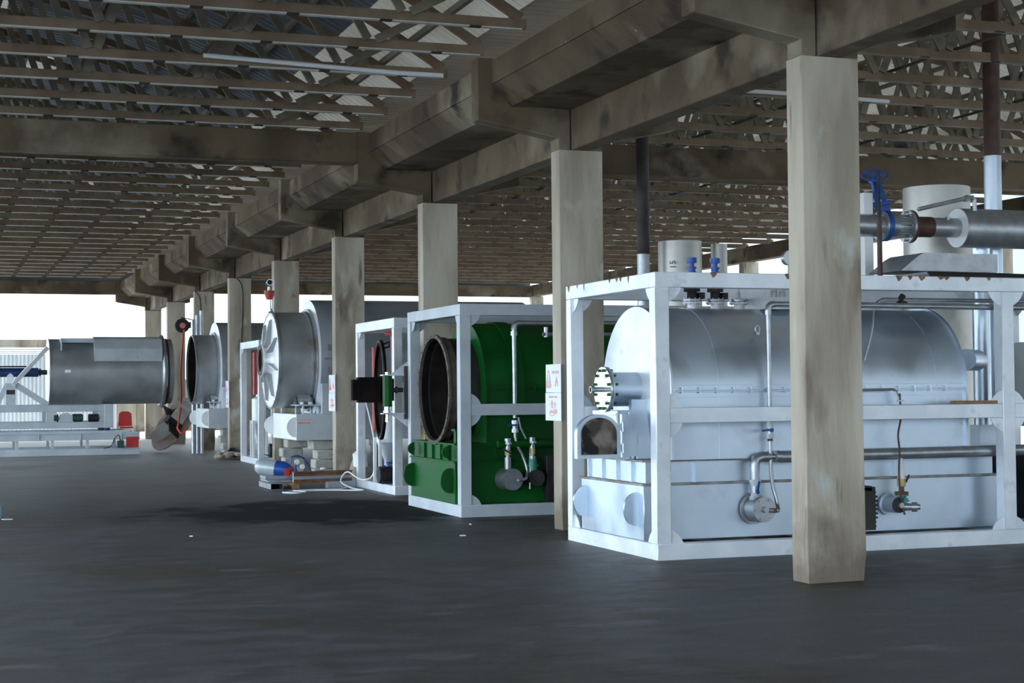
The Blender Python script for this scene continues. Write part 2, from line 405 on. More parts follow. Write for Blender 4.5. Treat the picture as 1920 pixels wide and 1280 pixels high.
LB = {-2: 'concrete column behind the viewer beyond the right edge', -1: 'concrete column just outside the right edge of the view',
      0: 'nearest concrete column, standing in front of the silver machine in its frame',
      1: 'second nearest concrete column, with two pictogram signs, between green and silver machines',
      2: 'concrete column rising behind the top of the green machine frame, third from the viewer',
      3: 'concrete column with a narrow white sign beside the spoked drum, fourth from the viewer',
      4: 'concrete column standing behind the spoked drum, fifth from the viewer',
      5: 'sixth nearest concrete column, with black cable and switch box beside the narrow white frame',
      6: 'concrete column behind the open-mouthed steel drum, seventh from the viewer',
      7: 'concrete column that carries the red hose reel, eighth from the viewer',
      8: 'last and farthest concrete column at the end of the row'}
for i in range(-2, 9): column(i, LB[i])

# longitudinal girder and the gutter troughs, bay by bay
MB().box((7.46,Y0,4.705), (7.72,Y1+.3,5.62)).build('girder_middle', 'concrete_beam_shaded', kind='structure', bevel=.01)
for i in range(-4, 8):
    a, b = S0+BAY*i+.261, S0+BAY*(i+1)-.001
    for sgn in (-1, 1):
        def X(x): return x if sgn < 0 else 15.16-x
        m = MB()
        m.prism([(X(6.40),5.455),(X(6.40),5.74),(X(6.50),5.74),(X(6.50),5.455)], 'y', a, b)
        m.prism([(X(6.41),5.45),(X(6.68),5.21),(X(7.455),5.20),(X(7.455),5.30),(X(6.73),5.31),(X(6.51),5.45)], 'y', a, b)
        m.build('roof_gutter', 'concrete_beam_shaded', kind='structure')
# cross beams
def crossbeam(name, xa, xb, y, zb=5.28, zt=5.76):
    MB().box((xa,y,zb), (xb,y+.3,zt)).build(name, 'concrete_beam_shaded', kind='structure', bevel=.01)
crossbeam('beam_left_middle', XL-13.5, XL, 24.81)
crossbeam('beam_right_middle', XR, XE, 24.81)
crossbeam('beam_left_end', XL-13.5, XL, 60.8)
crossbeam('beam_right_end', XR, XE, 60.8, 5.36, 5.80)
MB().prism([(6.3,5.0),(6.3,5.34),(7.3,5.34),(7.3,4.86)], 'y', 60.75, 61.1).build('trim_1', 'concrete_beam_shaded', kind='structure')
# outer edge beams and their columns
MB().box((XE,Y0,5.40), (XE+.35,Y1+.3,5.84)).build('beam_right_edge', 'concrete_beam_shaded', kind='structure', bevel=.01)
MB().box((XL-13.85,Y0,5.3), (XL-13.5,Y1+.3,5.84)).build('beam_left_edge', 'concrete_beam_shaded', kind='structure', bevel=.01)
EDL = {3: 'pale concrete column of the outer row right of the small grey vent pipe', 2: 'second outer concrete column, seen above the silver machine', 5: 'distant outer concrete column, third from the far corner', 6: 'distant outer concrete column, second from the far corner',
       7: 'distant outer concrete column next to the far corner', 8: 'concrete column at the far right corner of the hall', 4: 'fifth concrete column of the outer row, counted from the far corner', 1: 'outer concrete column at the right edge of the view'}
for i in range(1, 9):
    s = S0+BAY*i
    tag(MB().box((XE-.05,s,0), (XE+.45,s+.3,5.40)).build('edge_column', 'concrete', bevel=.01), EDL[i], 'column', 'columns of the outer row')

# ------------------------------------------------------------------ roof trusses
def truss(x0, parts, flip, whole=False):
    strip = 'truss_strip_lit' if flip else 'truss_grey'  # left hall: pale colour carries the floor light caught by the flange underside
    t = bpy.data.objects.new('roof_truss', None); C.objects.link(t)
    L = 13.5; sgn = -1 if flip else 1
    def P(u, z, y=0): return (sgn*u, y, z)
    m = MB(); m.beam(P(-.06,.055), P(L+.06,.055), .05, .11)
    m.build('bottom_chord', 'truss_brown', t, local=True)
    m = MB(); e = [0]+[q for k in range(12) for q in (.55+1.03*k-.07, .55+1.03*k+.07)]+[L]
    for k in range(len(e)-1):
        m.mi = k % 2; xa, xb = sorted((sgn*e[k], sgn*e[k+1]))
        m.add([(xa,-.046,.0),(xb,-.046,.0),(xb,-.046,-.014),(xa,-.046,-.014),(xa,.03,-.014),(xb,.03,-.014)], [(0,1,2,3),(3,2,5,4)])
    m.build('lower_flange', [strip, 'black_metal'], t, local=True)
    m = MB(); N = 18
    for k in range(N):
        a, b = k/N, (k+1)/N
        m.beam(P(L*a, .12+arch(a)), P(L*b, .12+arch(b)), .06, .11)
    m.build('top_chord', 'truss_brown', t, local=True)
    dm = []
    for k in range(8):
        u = 1.35+1.543*k
        for d in (-1, 1):
            v = u+d*.7715; q = max(.02, min(.98, v/L))
            dm.append((P(u+d*.05,.10,-.05), P(v-d*.04,.10+arch(q),-.05)))
    for a, b in dm:
        q = MB().beam(a, b, .035, .10) if not whole else None
        if q: q.build('web_diagonal', 'truss_grey', t, local=True)
    if whole:
        q = MB()
        for a, b in dm: q.beam(a, b, .035, .10)
        q.build('web', 'truss_grey', t, local=True)
    return t
protos = {(f, w): truss(0, None, f, w) for f in (True, False) for w in (True, False)}
index_kids()
used = set()
ORD = ['first','second','third','fourth','fifth','sixth','seventh','eighth','ninth','tenth','eleventh','twelfth','thirteenth','fourteenth','fifteenth','sixteenth','seventeenth','eighteenth','nineteenth','twentieth','twenty-first','twenty-second','twenty-third','twenty-fourth']
for side in ('left', 'right'):
    for k in range(-17, 24):
        y = 24.81+1.5*k-.05
        if k == -17 or y > 60.7: continue
        far = k > 1; key = (side == 'left', far)
        if key in used: o = copy_tree(protos[key])
        else: o = protos[key]; used.add(key)
        o.location = (XL if side == 'left' else XR, y + (.0 if k else -.05), TZ)
        if k > 0: lab = 'steel roof truss of the %s hall, %s beyond the middle cross beam' % (side, ORD[k-1])
        else: lab = 'steel roof truss of the %s hall, %s nearer than the middle cross beam' % (side, ORD[-k])
        tag(o, lab, 'roof truss', 'roof trusses of the %s hall' % side)
# purlins and bridging runners along the hall
for side in ('left', 'right'):
    for k in range(12):
        u = 13.5*(k+.35)/12; t = u/13.5
        x = XL-u if side == 'left' else XR+u
        o = MB().box((x-.03,Y0,TZ+.19+arch(t)), (x+.03,Y1,TZ+.27+arch(t))).build('roof_purlin', 'truss_grey')
        tag(o, 'long thin roof purlin of the %s hall, %s out from the gutter' % (side, ORD[k]), 'purlin', 'purlins of the %s hall' % side)
for k, u in enumerate((3.1, 6.2)):
    for side in ('left', 'right'):
        x = XL-u if side == 'left' else XR+u
        o = MB().box((x-.018,Y0,TZ+.115), (x+.018,Y1,TZ+.15)).build('bracing_runner', 'truss_dark')
        tag(o, 'dark bracing runner lying on the bottom chords of the %s hall, %s from the gutter' % (side, ORD[k]), 'bracing', 'bracing runners')
# white pipes tied to one truss on either side of the row
o = MB().tube([(-1.0,20.13,5.93),(1.2,20.13,5.90),(3.12,20.13,5.88),(4.6,20.13,5.83),(5.6,20.13,5.80),(6.2,20.13,5.80)][2:], .03, 10).build('white_conduit', 'white_plastic')
tag(o, 'long white pipe tied along a roof truss left of the gutter', 'pipe', 'white conduits')
o = MB().tube([(9.0,20.13,5.84),(11.2,20.13,5.83),(12.86,20.13,5.80)], .03, 10).build('white_conduit', 'white_plastic')
tag(o, 'long white pipe along a roof truss, passing behind the nearest column', 'pipe', 'white conduits')

# ------------------------------------------------------------------ far end wall
def corrug(name, x0, x1, y, z0, z1, kind=None):
    m = MB(); n = int((x1-x0)/.14)
    for i in range(n):
        xa = x0+(x1-x0)*i/n; w = (x1-x0)/n
        pr = [(xa,y),(xa+w*.45,y),(xa+w*.55,y-.03),(xa+w*.9,y-.03),(xa+w,y)]
        vs = [(p[0],p[1],z0) for p in pr]+[(p[0],p[1],z1) for p in pr]
        m.add(vs, [(q,q+1,q+6,q+5) for q in range(4)])
    return m.build(name, 'corrugated_white', kind=kind, ang=20)
corrug('wall_far', -14, 6.55, 63.5, .16, 3.17, kind='structure')
MB().box((6.55,63.4,.12), (7.25,63.7,3.5)).build('wall_far_pier', 'concrete', kind='structure')
MB().box((-14,63.5,3.42), (4.9,63.8,3.72)).build('wall_far_lintel', 'concrete', kind='structure')
MB().box((5.4,63.5,3.5), (7.3,63.8,3.72)).build('wall_far_lintel_end', 'concrete', kind='structure')
o = MB()
for k in range(3): o.box((-14,63.5,3.20+k*.07), (4.8,63.53,3.23+k*.07))
for x in (4.4, 2.2, 0, 4.84): o.box((x-.03,63.48,3.15), (x+.03,63.54,3.44))
o.build('window_1', 'galvanised', kind='structure')
MB().box((7.25,63.45,.22), (30,63.6,2.2)).build('wall_far_right', 'concrete', kind='structure')

# ------------------------------------------------------------------ container-style frames
def disc_pts(cx, cz, r, n=28):
    return [(cx+r*math.cos(2*PI*i/n), cz+r*math.sin(2*PI*i/n)) for i in range(n)]
def frame(label, x0, y0, L, W, H, paint, posts, mid=True, endmid=False, gus=.24, name='skid_frame'):
    t = thing(name, label, 'machine frame', (x0+L/2, y0+W/2, 0), 'container-size machine frames')
    s = .155
    def rail(a, b, nm='rail', bev=.006): MB().box(a, b).build(nm, paint, t, bevel=bev)
    for y in (y0, y0+W-s):
        rail((x0,y,0), (x0+L,y+s,.165), 'bottom_rail'); rail((x0,y,H-s), (x0+L,y+s,H), 'top_rail')
    for x in (x0, x0+L-s):
        rail((x,y0+s,0), (x+s,y0+W-s,.165), 'bottom_rail'); rail((x,y0+s,H-s), (x+s,y0+W-s,H), 'top_rail')
    for px in posts:
        for y in (y0, y0+W-s): rail((px,y+.002,.165), (px+s,y+s-.002,H-s), 'post')
    if mid:
        for a, b in zip(posts[:-1], posts[1:]):
            for y in (y0+.01, y0+W-s+.01): rail((a+s,y,1.385), (b,y+.12,1.54), 'middle_rail')
    m = MB()
    for k in range(1, 5):
        xx = x0+L*k/5; m.box((xx,y0+s,.02), (xx+.08,y0+W-s,.14))
    m.build('floor_joists', paint, t)
    def halfdisc(cx, cz, yy):
        MB().prism(disc_pts(cx, cz, gus), 'y', yy, yy+.012)
    for px in posts:
        for y, dy in ((y0, .03), (y0+W-s, .11)):
            for cz in ([.08, H-.08]+([1.46] if mid else [])):
                pts = disc_pts(px+s/2, cz, gus)
                pts = [(min(max(u, x0+.01), x0+L-.01), min(max(v, .02), H-.02)) for u, v in pts]
                MB().prism(pts, 'y', y+dy, y+dy+.012).build('gusset_plate', paint, t)
    for x, dx in ((x0, .03), (x0+L-s, .11)):
        for cy in (y0+s/2, y0+W-s/2):
            for cz in (.08, H-.08):
                pts = [(min(max(u, y0+.01), y0+W-.01), min(max(v, .02), H-.02)) for u, v in disc_pts(cy, cz, gus)]
                MB().prism(pts, 'x', x+dx, x+dx+.012).build('gusset_plate', paint, t)
    return t
def horse(cy, cz, r, zb, n=30):
    p = [(cy+r, zb)]+[(cy+r*math.cos(PI*i/n), cz+r*math.sin(PI*i/n)) for i in range(n+1)]+[(cy-r, zb)]
    return p
def horse_rim(m, cy, cz, r, zb, x0, x1, d=.03):
    o = horse(cy, cz, r+d, zb); i = horse(cy, cz, r-.01, zb); n = len(o)
    vs = [(x,u,v) for x in (x0,x1) for pts in (o,i) for u, v in pts]; fs = []
    for k in range(n-1):
        a,b,c,e = k, n+k, 2*n+k, 3*n+k
        fs += [(a,a+1,c+1,c),(b,b+1,e+1,e),(a,a+1,b+1,b),(c,c+1,e+1,e)]
    m.add(vs, fs)

def furnace(label, x0, cy, L, paint, lug_paint, r=.905, cz=1.71, half=1.12, boltm='galvanised', body_x=.30, name='incinerator'):
    t = thing(name, label, 'incinerator', (x0+L/2, cy, .166), 'incinerators in their frames')
    ya, yb = cy-half, cy+half
    MB().box((x0,ya,.166), (x0+L,yb,.735)).build('base_tank', paint, t, bevel=.006)
    MB().box((x0-.02,ya-.02,.735), (x0+L+.02,yb+.02,.755)).build('tank_cover', paint if paint == 'green_paint' else 'ledge_dirt', t)
    m = MB(); m.box((x0+.05,ya+.06,.755), (x0+L-.05,yb-.06,.975))
    MB().box((x0,ya+.02,.975), (x0+L,yb-.02,.995)).build('plinth_top', paint if paint == 'green_paint' else 'ledge_dirt', t)
    for yy in (ya+.35, ya+.75, ya+1.15, ya+1.55): m.box((x0+.015,yy,.755), (x0+.05,yy+.015,.975))
    for xx in (x0+.6, x0+1.8, x0+3.0): m.box((xx,ya+.02,.755), (xx+.015,ya+.06,.975))
    m.build('upper_plinth', paint, t)
    bx = x0+body_x; bl = L-body_x-.45
    m = MB(); m.prism(horse(cy, cz, r, .995), 'x', bx+.02, bx+bl-.02); m.build('shell', paint, t, ang=25)
    m = MB(); m.prism(horse(cy, cz, r+.012, .995), 'x', bx, bx+.02); m.build('end_plate', 'frame_paint' if paint != 'green_paint' else 'green_paint', t, ang=25)
    m = MB(); horse_rim(m, cy, cz, r, .995, bx+bl-.03, bx+bl+.0); m.build('rim', paint, t, ang=25)
    for q in (bl-.38, .55): m = MB(); horse_rim(m, cy, cz, r, .995, bx+q, bx+q+.008, .006); m.build('weld_seam', paint, t, ang=25)
    m = MB(); m.box((bx+.02,cy-r-.05,cz-.010), (bx+bl,cy-r+.01,cz)); m.box((bx+.02,cy-r-.05,cz+.006), (bx+bl,cy-r+.01,cz+.016))
    m.box((bx+.02,cy-r-.012,cz+.06), (bx+bl,cy-r+.01,cz+.068)); m.box((bx+.02,cy-r-.012,cz-.07), (bx+bl,cy-r+.01,cz-.062))
    for k in range(int(bl/.2)):
        m.cyl((bx+.12+.2*k,cy-r-.03,cz-.025), (bx+.12+.2*k,cy-r-.03,cz+.035), .011, n=6)
    m.build('seam_flange', paint, t)
    for yy in (ya+.13, yb-.18):
        pts = [(x0+.0, .50+.17)]+[(x0-.165*math.sin(PI*i/14)**.8 if 0 < i < 14 else x0, .485+.175*math.cos(PI*i/14)) for i in range(15)]
        lug = MB(); lug.prism(pts[1:], 'y', yy, yy+.03); lug.cyl((x0-.085,yy-.004,.555), (x0-.085,yy+.034,.555), .032, n=14)
        lug.build('lifting_lug', lug_paint, t)
    m = MB()
    for yy in (ya+.02, yb-.04): m.beam((x0+.35,yy,.85), (x0+.36,yy,.86), .01, .01)
    return t, bx, bl

def burner(label, x, yf, z, top, mats=('galvanised','galvanised'), r=.135, group='burners on the base tanks', flip=1):
    """gas burner head that sticks out of the tank towards the viewer (-Y)"""
    t = thing('gas_burner', label, 'burner', (x, yf, z), group)
    m = MB(); m.cyl((x-.02,yf,z), (x,yf-.20,z), r); m.lathe((x-.02,yf-.02,z), (0,-1,0), [(r,0),(r+.03,0),(r+.03,.02),(r,.02)], 24, True)
    m.build('housing', mats[0], t)
    m = MB(); m.cyl((x,yf-.20,z), (x,yf-.225,z), r*.98, n=24); m.bolts((x,yf-.225,z), (0,-1,0), r*.8, 6, .011, .012, .3)
    m.build('cover_plate', mats[1], t)
    m = MB(); m.cyl((x,yf-.225,z), (x,yf-.27,z), .03, n=12); m.build('nozzle', 'galvanised', t)
    return t
def ball_valve(m, x, y, z0, r=.04):
    m.cyl((x,y,z0), (x,y,z0+.05), r*1.25, n=8); m.cyl((x,y,z0+.05), (x,y,z0+.12), r, n=14); m.cyl((x,y,z0+.12), (x,y,z0+.17), r*1.25, n=8)

# ================================================================== silver machine (M1)
mat('stained_rail', (.66,.69,.73), (.78,.80,.83), 2.5, .45, .25, spots=[((.50,.52,.55), 6, .63, .08)])
x0, y0 = 6.88, 15.10
F1 = frame('silver painted steel container frame nearest the viewer, with rust burns along its top rails', x0, y0, 6.12, 2.48, 2.92, 'frame_paint', [x0, 11.04, x0+6.12-.155])
# rust burns on the top edges (welding marks)
def burn(m, x, y, z, ax, w, h):
    w *= .7; h *= .8; pts = [(0, 0), (w*.08, -h*.35), (w*.2, -h*.5), (w*.3, -h*.9), (w*.45, -h), (w*.6, -h*.95), (w*.72, -h*.7), (w*.88, -h*.6), (w, 0)]
    m = MB()
    if ax == 'y': m.prism([(x+a, z+b) for a, b in pts], 'y', y-.0015, y+.001)
    else: m.prism([(y+a, z+b) for a, b in pts], 'x', x-.0015, x+.001)
    m.build('burn_mark', 'burn_mark', F1)
mat('burn_mark', (.16,.075,.03), (.34,.2,.11), 20, .7)
m = MB()
rb = random.Random(5)
for xx in (7.50, 8.36, 9.70, 9.85, 9.98, 10.22, 10.30, 10.56, 10.85): burn(m, xx, y0, 2.921, 'y', rb.uniform(.08,.13), rb.uniform(.04,.075))
for yy in (15.75, 15.95, 16.05, 16.25, 17.0, 17.2, 17.45): burn(m, x0, yy, 2.921, 'x', rb.uniform(.05,.1), rb.uniform(.05,.1))
F, bx, bl = furnace('silver painted incinerator inside the nearest frame, horseshoe shell with bolted neck', 6.90, 16.34, 4.35, 'silver_paint', 'silver_paint', half=.86)
# end neck with blind flange
m = MB(); m.cyl((6.86,16.34,1.73), (7.22,16.34,1.73), .185, n=32); m.build('neck_pipe', 'silver_paint', F)
m = MB(); m.lathe((6.86,16.34,1.73), (-1,0,0), [(.15,0),(.245,0),(.245,.022),(.15,.022)], 32, True); m.build('neck_flange', 'silver_paint', F)
m = MB(); m.lathe((6.832,16.34,1.73), (-1,0,0), [(.0,0),(.243,0),(.243,.022),(.0,.022)], 32); fl = m.build('blind_flange', 'bright_steel', F)
m = MB(); m.bolts((6.81,16.34,1.73), (-1,0,0), .21, 12, .017, .03); m.bolts((6.885,16.34,1.73), (1,0,0), .21, 12, .015, .02); m.build('bolts', 'green_bolt', fl)
m = MB(); m.lathe((6.81,16.34,1.73), (-1,0,0), [(.028,0),(.028,.14),(.040,.14),(.040,.10)], 16); m.box((6.795,16.22,1.60), (6.808,16.46,1.612)); m.box((6.795,16.22,1.85), (6.808,16.46,1.862)); m.build('centre_nozzle', 'galvanised', fl)
m = MB(); m.box((6.84,16.0,1.46), (7.2,16.7,1.50)); m.box((6.93,15.98,1.0), (7.2,16.7,1.46)); m.beam((6.97,15.90,1.0), (6.90,15.92,1.50), .05, .22, (1,0,0)); m.box((7.02,16.04,1.50), (7.2,16.12,1.62))
m.build('door_housing', 'silver_paint', F)
m = MB(); m.prism([(6.93,1.0),(7.17,1.0),(7.10,1.49),(6.90,1.49)], 'y', 15.83, 15.86); m.build('side_plate', 'silver_paint', F)
m = MB(); m.prism([(6.96,1.0),(7.15,1.0),(7.14,1.12),(7.10,1.20),(7.05,1.245),(6.98,1.26)], 'y', 15.77, 15.80); m.cyl((7.045,15.765,1.12), (7.045,15.805,1.12), .025, n=12); m.build('gusset', 'silver_paint', F)
# arched inspection door, swung open
def archp(x0, x1, z0, z1, n=16):
    r = (x1-x0)/2; h = z1-r*.86
    return [(x0,z0),(x1,z0)]+[((x0+x1)/2+r*math.cos(PI*i/n), h+r*.86*math.sin(PI*i/n)) for i in range(n+1)]
D = MB().prism(archp(6.24,6.725,1.02,1.475), 'y', 15.66, 15.74).build('inspection_door', 'silver_paint', F)
D2_ = MB().prism(archp(6.285,6.675,1.06,1.44), 'y', 15.638, 15.66).build('door_lining', 'refractory', D)
m = MB()
for z in (1.12, 1.34): m.cyl((6.76,15.68,z-.05), (6.76,15.68,z+.05), .018, n=10); m.box((6.72,15.68,z-.035), (6.86,15.70,z+.035))
m.box((6.76,15.70,1.03), (6.93,15.76,1.47))
m.build('hinge', 'silver_paint', D)
# lifting eye, and nozzles on top
m = MB(); m.tube([(8.28+.025*math.cos(a), 15.56-.01*0, 2.36+.04*math.sin(a)) for a in [k*PI/8 for k in range(17)]], .008, 6); m.box((8.26,15.55,2.30), (8.30,15.60,2.33)); m.build('lifting_eye', 'galvanised', F)
def topnozzle(x, motor, lab):
    t = thing('top_nozzle', lab, 'nozzle', (x, 16.34, 2.60), 'nozzles on top of the silver incinerator')
    m = MB(); m.cyl((x,16.34,2.60), (x,16.34,2.665), .055); m.lathe((x,16.34,2.665), (0,0,1), [(0,0),(.105,0),(.105,.022),(0,.022)]); m.build('stub', 'white_paint', t)
    m = MB(); m.lathe((x,16.34,2.695), (0,0,1), [(0,0),(.105,0),(.105,.022),(0,.022)]); m.bolts((x,16.34,2.655), (0,0,1), .085, 8, .01, .075); m.build('flange', 'galvanised', t)
    if motor:
        m = MB(); m.cyl((x,16.34,2.717), (x,16.34,2.80), .055, n=12); m.lathe((x,16.34,2.80), (0,0,1), [(0,0),(.09,0),(.09,.05),(.06,.06),(0,.06)]); m.box((x+.06,16.28,2.72), (x+.13,16.38,2.79)); m.build('gearbox', 'soot_pipe', t)
        m = MB(); m.cyl((x,16.34,2.86), (x,16.34,3.02), .055, n=16); m.cyl((x,16.34,3.02), (x,16.34,3.055), .042, n=12); m.cyl((x,16.34,3.055), (x,16.34,3.075), .055, n=12)
        m.cyl((x,16.34,3.075), (x,16.34,3.12), .03, n=12); m.cyl((x,16.34,3.12), (x,16.34,3.175), .058, n=20); m.box((x+.0,16.27,2.93), (x+.05,16.30,3.0)); m.cyl((x+.04,16.34,2.99), (x+.085,16.34,2.98), .012, n=8)
        m.build('valve_actuator', 'dark_blue_paint' if False else 'blue_paint', t)
    else:
        m = MB(); m.cyl((x,16.34,2.717), (x,16.34,2.80), .02, n=8); m.cyl((x,16.34,2.80), (x,16.34,2.9), .008, n=6); m.build('stem', 'galvanised', t)
topnozzle(7.89, True, 'left of two flanged nozzles with a blue actuator on the silver incinerator')
topnozzle(8.175, True, 'right of two flanged nozzles with a blue actuator on the silver incinerator')
topnozzle(8.465, False, 'flanged nozzle with only a thin stem, right of the two blue actuators')
# raised hatch plate near the nozzles
t = thing('hatch_cover', 'flat lifting hatch with two handles on top of the silver incinerator', 'hatch', (8.9,16.2,2.62))
m = MB(); m.box((8.62,16.0,2.60), (9.1,16.5,2.70)); m.box((8.60,15.95,2.70), (9.15,16.55,2.73)); m.build('lid', 'white_paint', t)
m = MB(); m.tube([(8.75,16.0,2.73),(8.75,16.0,2.80),(8.75,16.1,2.80),(8.75,16.1,2.73)], .012, 6); m.build('handle', 'galvanised', t); m = MB(); m.tube([(8.85,16.0,2.73),(8.85,16.0,2.80),(8.85,16.1,2.80),(8.85,16.1,2.73)], .012, 6); m.build('handle', 'galvanised', t)
# pipes at the front of the silver machine
t = thing('fuel_pipe', 'galvanised pipe under the top rail that drops to a blue-handled valve by the left burner', 'pipe', (8.29,15.36,1.0))
m = MB(); Y = 15.33
m.tube([(8.29,Y,1.40),(8.285,Y,2.52)], .026, 12); m.lathe((8.285,Y,2.50), (0,0,1), [(.036,0),(.036,.05),(.03,.055)], 14)
m.tube([(8.285,Y,2.55),(8.29,Y,2.585),(8.32,Y,2.61),(8.36,Y,2.615)], .036, 12); m.tube([(8.36,Y,2.615),(12.9,Y,2.60)], .031, 12)
m.build('steel_pipe', 'galvanised', t)
m = MB(); ball_valve(m, 8.29, Y, 1.20, .032); m.tube([(8.29,Y,1.37),(8.29,Y,1.41)], .03, 10); m.build('valve_body', 'galvanised', t)
m = MB(); m.beam((8.17,Y-.05,1.285), (8.30,Y-.05,1.30), .012, .022); m.cyl((8.29,Y-.05,1.29), (8.29,Y,1.29), .02, n=8); m.build('valve_handle', 'blue_paint', t)
m = MB(); pts = [(8.29,Y,1.20),(8.295,Y,.9),(8.31,Y,.72),(8.335,Y-.02,.60),(8.345,Y-.04,.50),(8.32,Y-.10,.455),(8.27,Y-.12,.455),(8.20,Y-.10,.46)]
def smooth(p, n=6):
    p = [Vector(q) for q in p]; out = []
    for i in range(len(p)-1):
        a, b, c, d = p[max(i-1,0)], p[i], p[i+1], p[min(i+2,len(p)-1)]
        for k in range(n):
            u = k/n; out.append(.5*((2*b)+(c-a)*u+(2*a-5*b+4*c-d)*u*u+(3*b-a-3*c+d)*u**3))
    return out+[p[-1]]
m.tube(smooth(pts, 8), .021, 12); m.build('flexible_hose', 'galvanised', t)
m = MB(); m.cyl((8.29,Y,1.175), (8.29,Y,1.205), .03, n=8); m.cyl((8.25,Y-.12,.455), (8.28,Y-.12,.455), .026, n=8); m.build('hose_nut', 'rust', t)
B1 = burner('round gas burner head on the silver tank, left of the nearest column', 8.17, 15.47, .465, 1, r=.135)
t = thing('air_pipe', 'long bright pipe at knee height along the silver tank, bending down to the left burner', 'pipe', (8.14,15.36,.6))
m = MB(); m.cyl((8.42,15.36,1.005), (12.98,15.36,1.02), .062, n=24); m.build('long_pipe', 'galvanised', t)
m = MB(); m.tube([(8.12,15.36,.86),(8.12,15.36,.93),(8.14,15.36,.985),(8.20,15.36,1.01),(8.28,15.36,1.01)], .052, 16); m.lathe((8.27,15.36,1.01), (1,0,0), [(.05,0),(.058,0),(.058,.03),(.035,.04),(.035,.08),(.062,.09),(.062,.15)], 16)
m.cyl((8.12,15.36,.76), (8.12,15.36,.86), .048); m.cyl((8.12,15.36,.745), (8.12,15.36,.775), .068, n=8); m.cyl((8.12,15.36,.72), (8.12,15.36,.745), .055, n=8); m.cyl((8.12,15.36,.66), (8.12,15.36,.72), .045); m.build('elbow', 'galvanised', t)
m = MB(); ball_valve(m, 8.12, 15.36, .585, .038); m.cyl((8.12,15.36,.56), (8.12,15.36,.60), .06, n=6); m.build('valve_body', 'galvanised', t)
m = MB(); m.beam((8.12,15.30,.66), (8.135,15.29,.76), .014, .022, (1,0,0)); m.ball((8.12,15.30,.645), .022); m.build('valve_handle', 'blue_paint', t)
# right burner
B2 = burner('smaller burner with a teal valve on the silver tank, right of the nearest column', 9.80, 15.47, .46, 1, ('silver_paint','soot_pipe'), r=.085)
t = thing('valve_stack', 'pale nozzle with brass valve and teal flanged body above the right burner', 'valve', (9.86,15.33,.46))
m = MB(); m.cyl((9.86,15.30,.74), (9.85,15.30,.96), .042, .026, n=14); m.build('pale_nozzle', 'white_paint', t)
m = MB(); m.cyl((9.86,15.30,.66), (9.86,15.30,.74), .046, n=8); m.build('brass_body', 'brass', t)
m = MB(); m.cyl((9.86,15.30,.60), (9.86,15.30,.66), .03); m.cyl((9.86,15.30,.575), (9.86,15.30,.60), .075, n=16); m.build('rusty_flange', 'rust', t)
m = MB(); m.cyl((9.86,15.30,.555), (9.86,15.30,.572), .075, n=16); m.cyl((9.86,15.30,.45), (9.86,15.30,.56), .045); m.beam((9.83,15.28,.47), (9.90,15.25,.53), .05, .06); m.build('teal_body', 'teal_valve', t)
m = MB(); m.cyl((9.84,15.26,.44), (10.0,15.16,.44), .045, .03, n=16); m.cyl((9.92,15.2,.44), (9.97,15.17,.44), .052, n=16); m.build('end_cap', 'galvanised', t)
m = MB(); m.beam((9.90,15.28,.70), (9.94,15.27,.78), .014, .018, (1,0,0)); m.build('lever', 'black_metal', t)
t = thing('copper_line', 'thin bent brown tube hanging from the middle rail to the right burner', 'tube', (9.83,15.30,.4))
m = MB(); m.tube(smooth([(9.855,15.30,1.66),(9.86,15.30,1.56),(9.84,15.26,1.40),(9.79,15.24,1.22),(9.81,15.25,1.05),(9.80,15.25,.8),(9.795,15.22,.60),(9.82,15.22,.45),(9.83,15.2,.36)], 6), .011, 8); m.build('tube', 'dark_rust', t)
m = MB(); m.tube([(9.3,15.34,1.70),(9.80,15.34,1.705),(9.83,15.34,1.69),(9.85,15.30,1.60)], .014, 8); m.box((9.83,15.28,1.575), (9.9,15.32,1.59)); m.build('upper_line', 'galvanised', t)
t = thing('control_box', 'black corrugated electrical box peeking out right of the nearest column', 'box', (9.45,15.40,.42))
m = MB(); m.box((9.25,15.30,.20), (9.54,15.48,.66)); m.beam((9.30,15.38,.66), (9.50,15.38,.64), .16, .06)
for k in range(9): m.box((9.535,15.31,.23+.045*k), (9.575 if 1 < k < 8 else 9.555,15.47,.25+.045*k))
m.build('housing', 'black_metal', t, bevel=.006)
m = MB(); m.tube([(9.30,15.285,.36),(9.36,15.27,.45),(9.30,15.285,.50)], .012, 6); m.build('blue_cable', 'blue_paint', t)
# plank on the middle rail
tag(MB().box((10.44,15.12,1.541), (10.98,15.22,1.575)).build('wooden_plank', 'wood'), 'short wooden plank lying on the middle rail of the silver frame', 'plank')
# pipes high inside, hose, gauge
t = thing('upper_pipework', 'thinner pipe just above the long pipe under the silver top rail', 'pipe', (9.8,15.6,2.65))
m = MB(); m.tube([(9.72,15.55,2.60),(9.76,15.55,2.66),(9.82,15.55,2.69),(12.9,15.55,2.69)], .022, 10); m.build('pipe', 'galvanised', t)
m = MB(); m.cyl((10.02,15.55,2.66), (10.08,15.55,2.74), .035, n=8); m.cyl((10.03,15.5,2.60), (10.08,15.5,2.66), .03, n=8); m.build('valve', 'soot_pipe', t)
tag(MB().tube(smooth([(9.62,15.42,2.56),(9.58,15.38,2.40),(9.52,15.36,2.2),(9.46,15.36,2.02)], 6), .011, 8).build('flexible_line', 'galvanised'), 'thin grey flexible line hanging over the silver shell right of the nearest column', 'tube')
t = thing('pressure_gauge', 'round white pressure gauge on the top rail, half hidden by the nearest column', 'gauge', (8.46,15.18,2.92))
m = MB(); m.cyl((8.46,15.20,2.92), (8.46,15.20,3.03), .012, n=8); m.cyl((8.46,15.20,2.93), (8.46,15.20,2.97), .022, n=6); m.build('stem', 'galvanised', t)
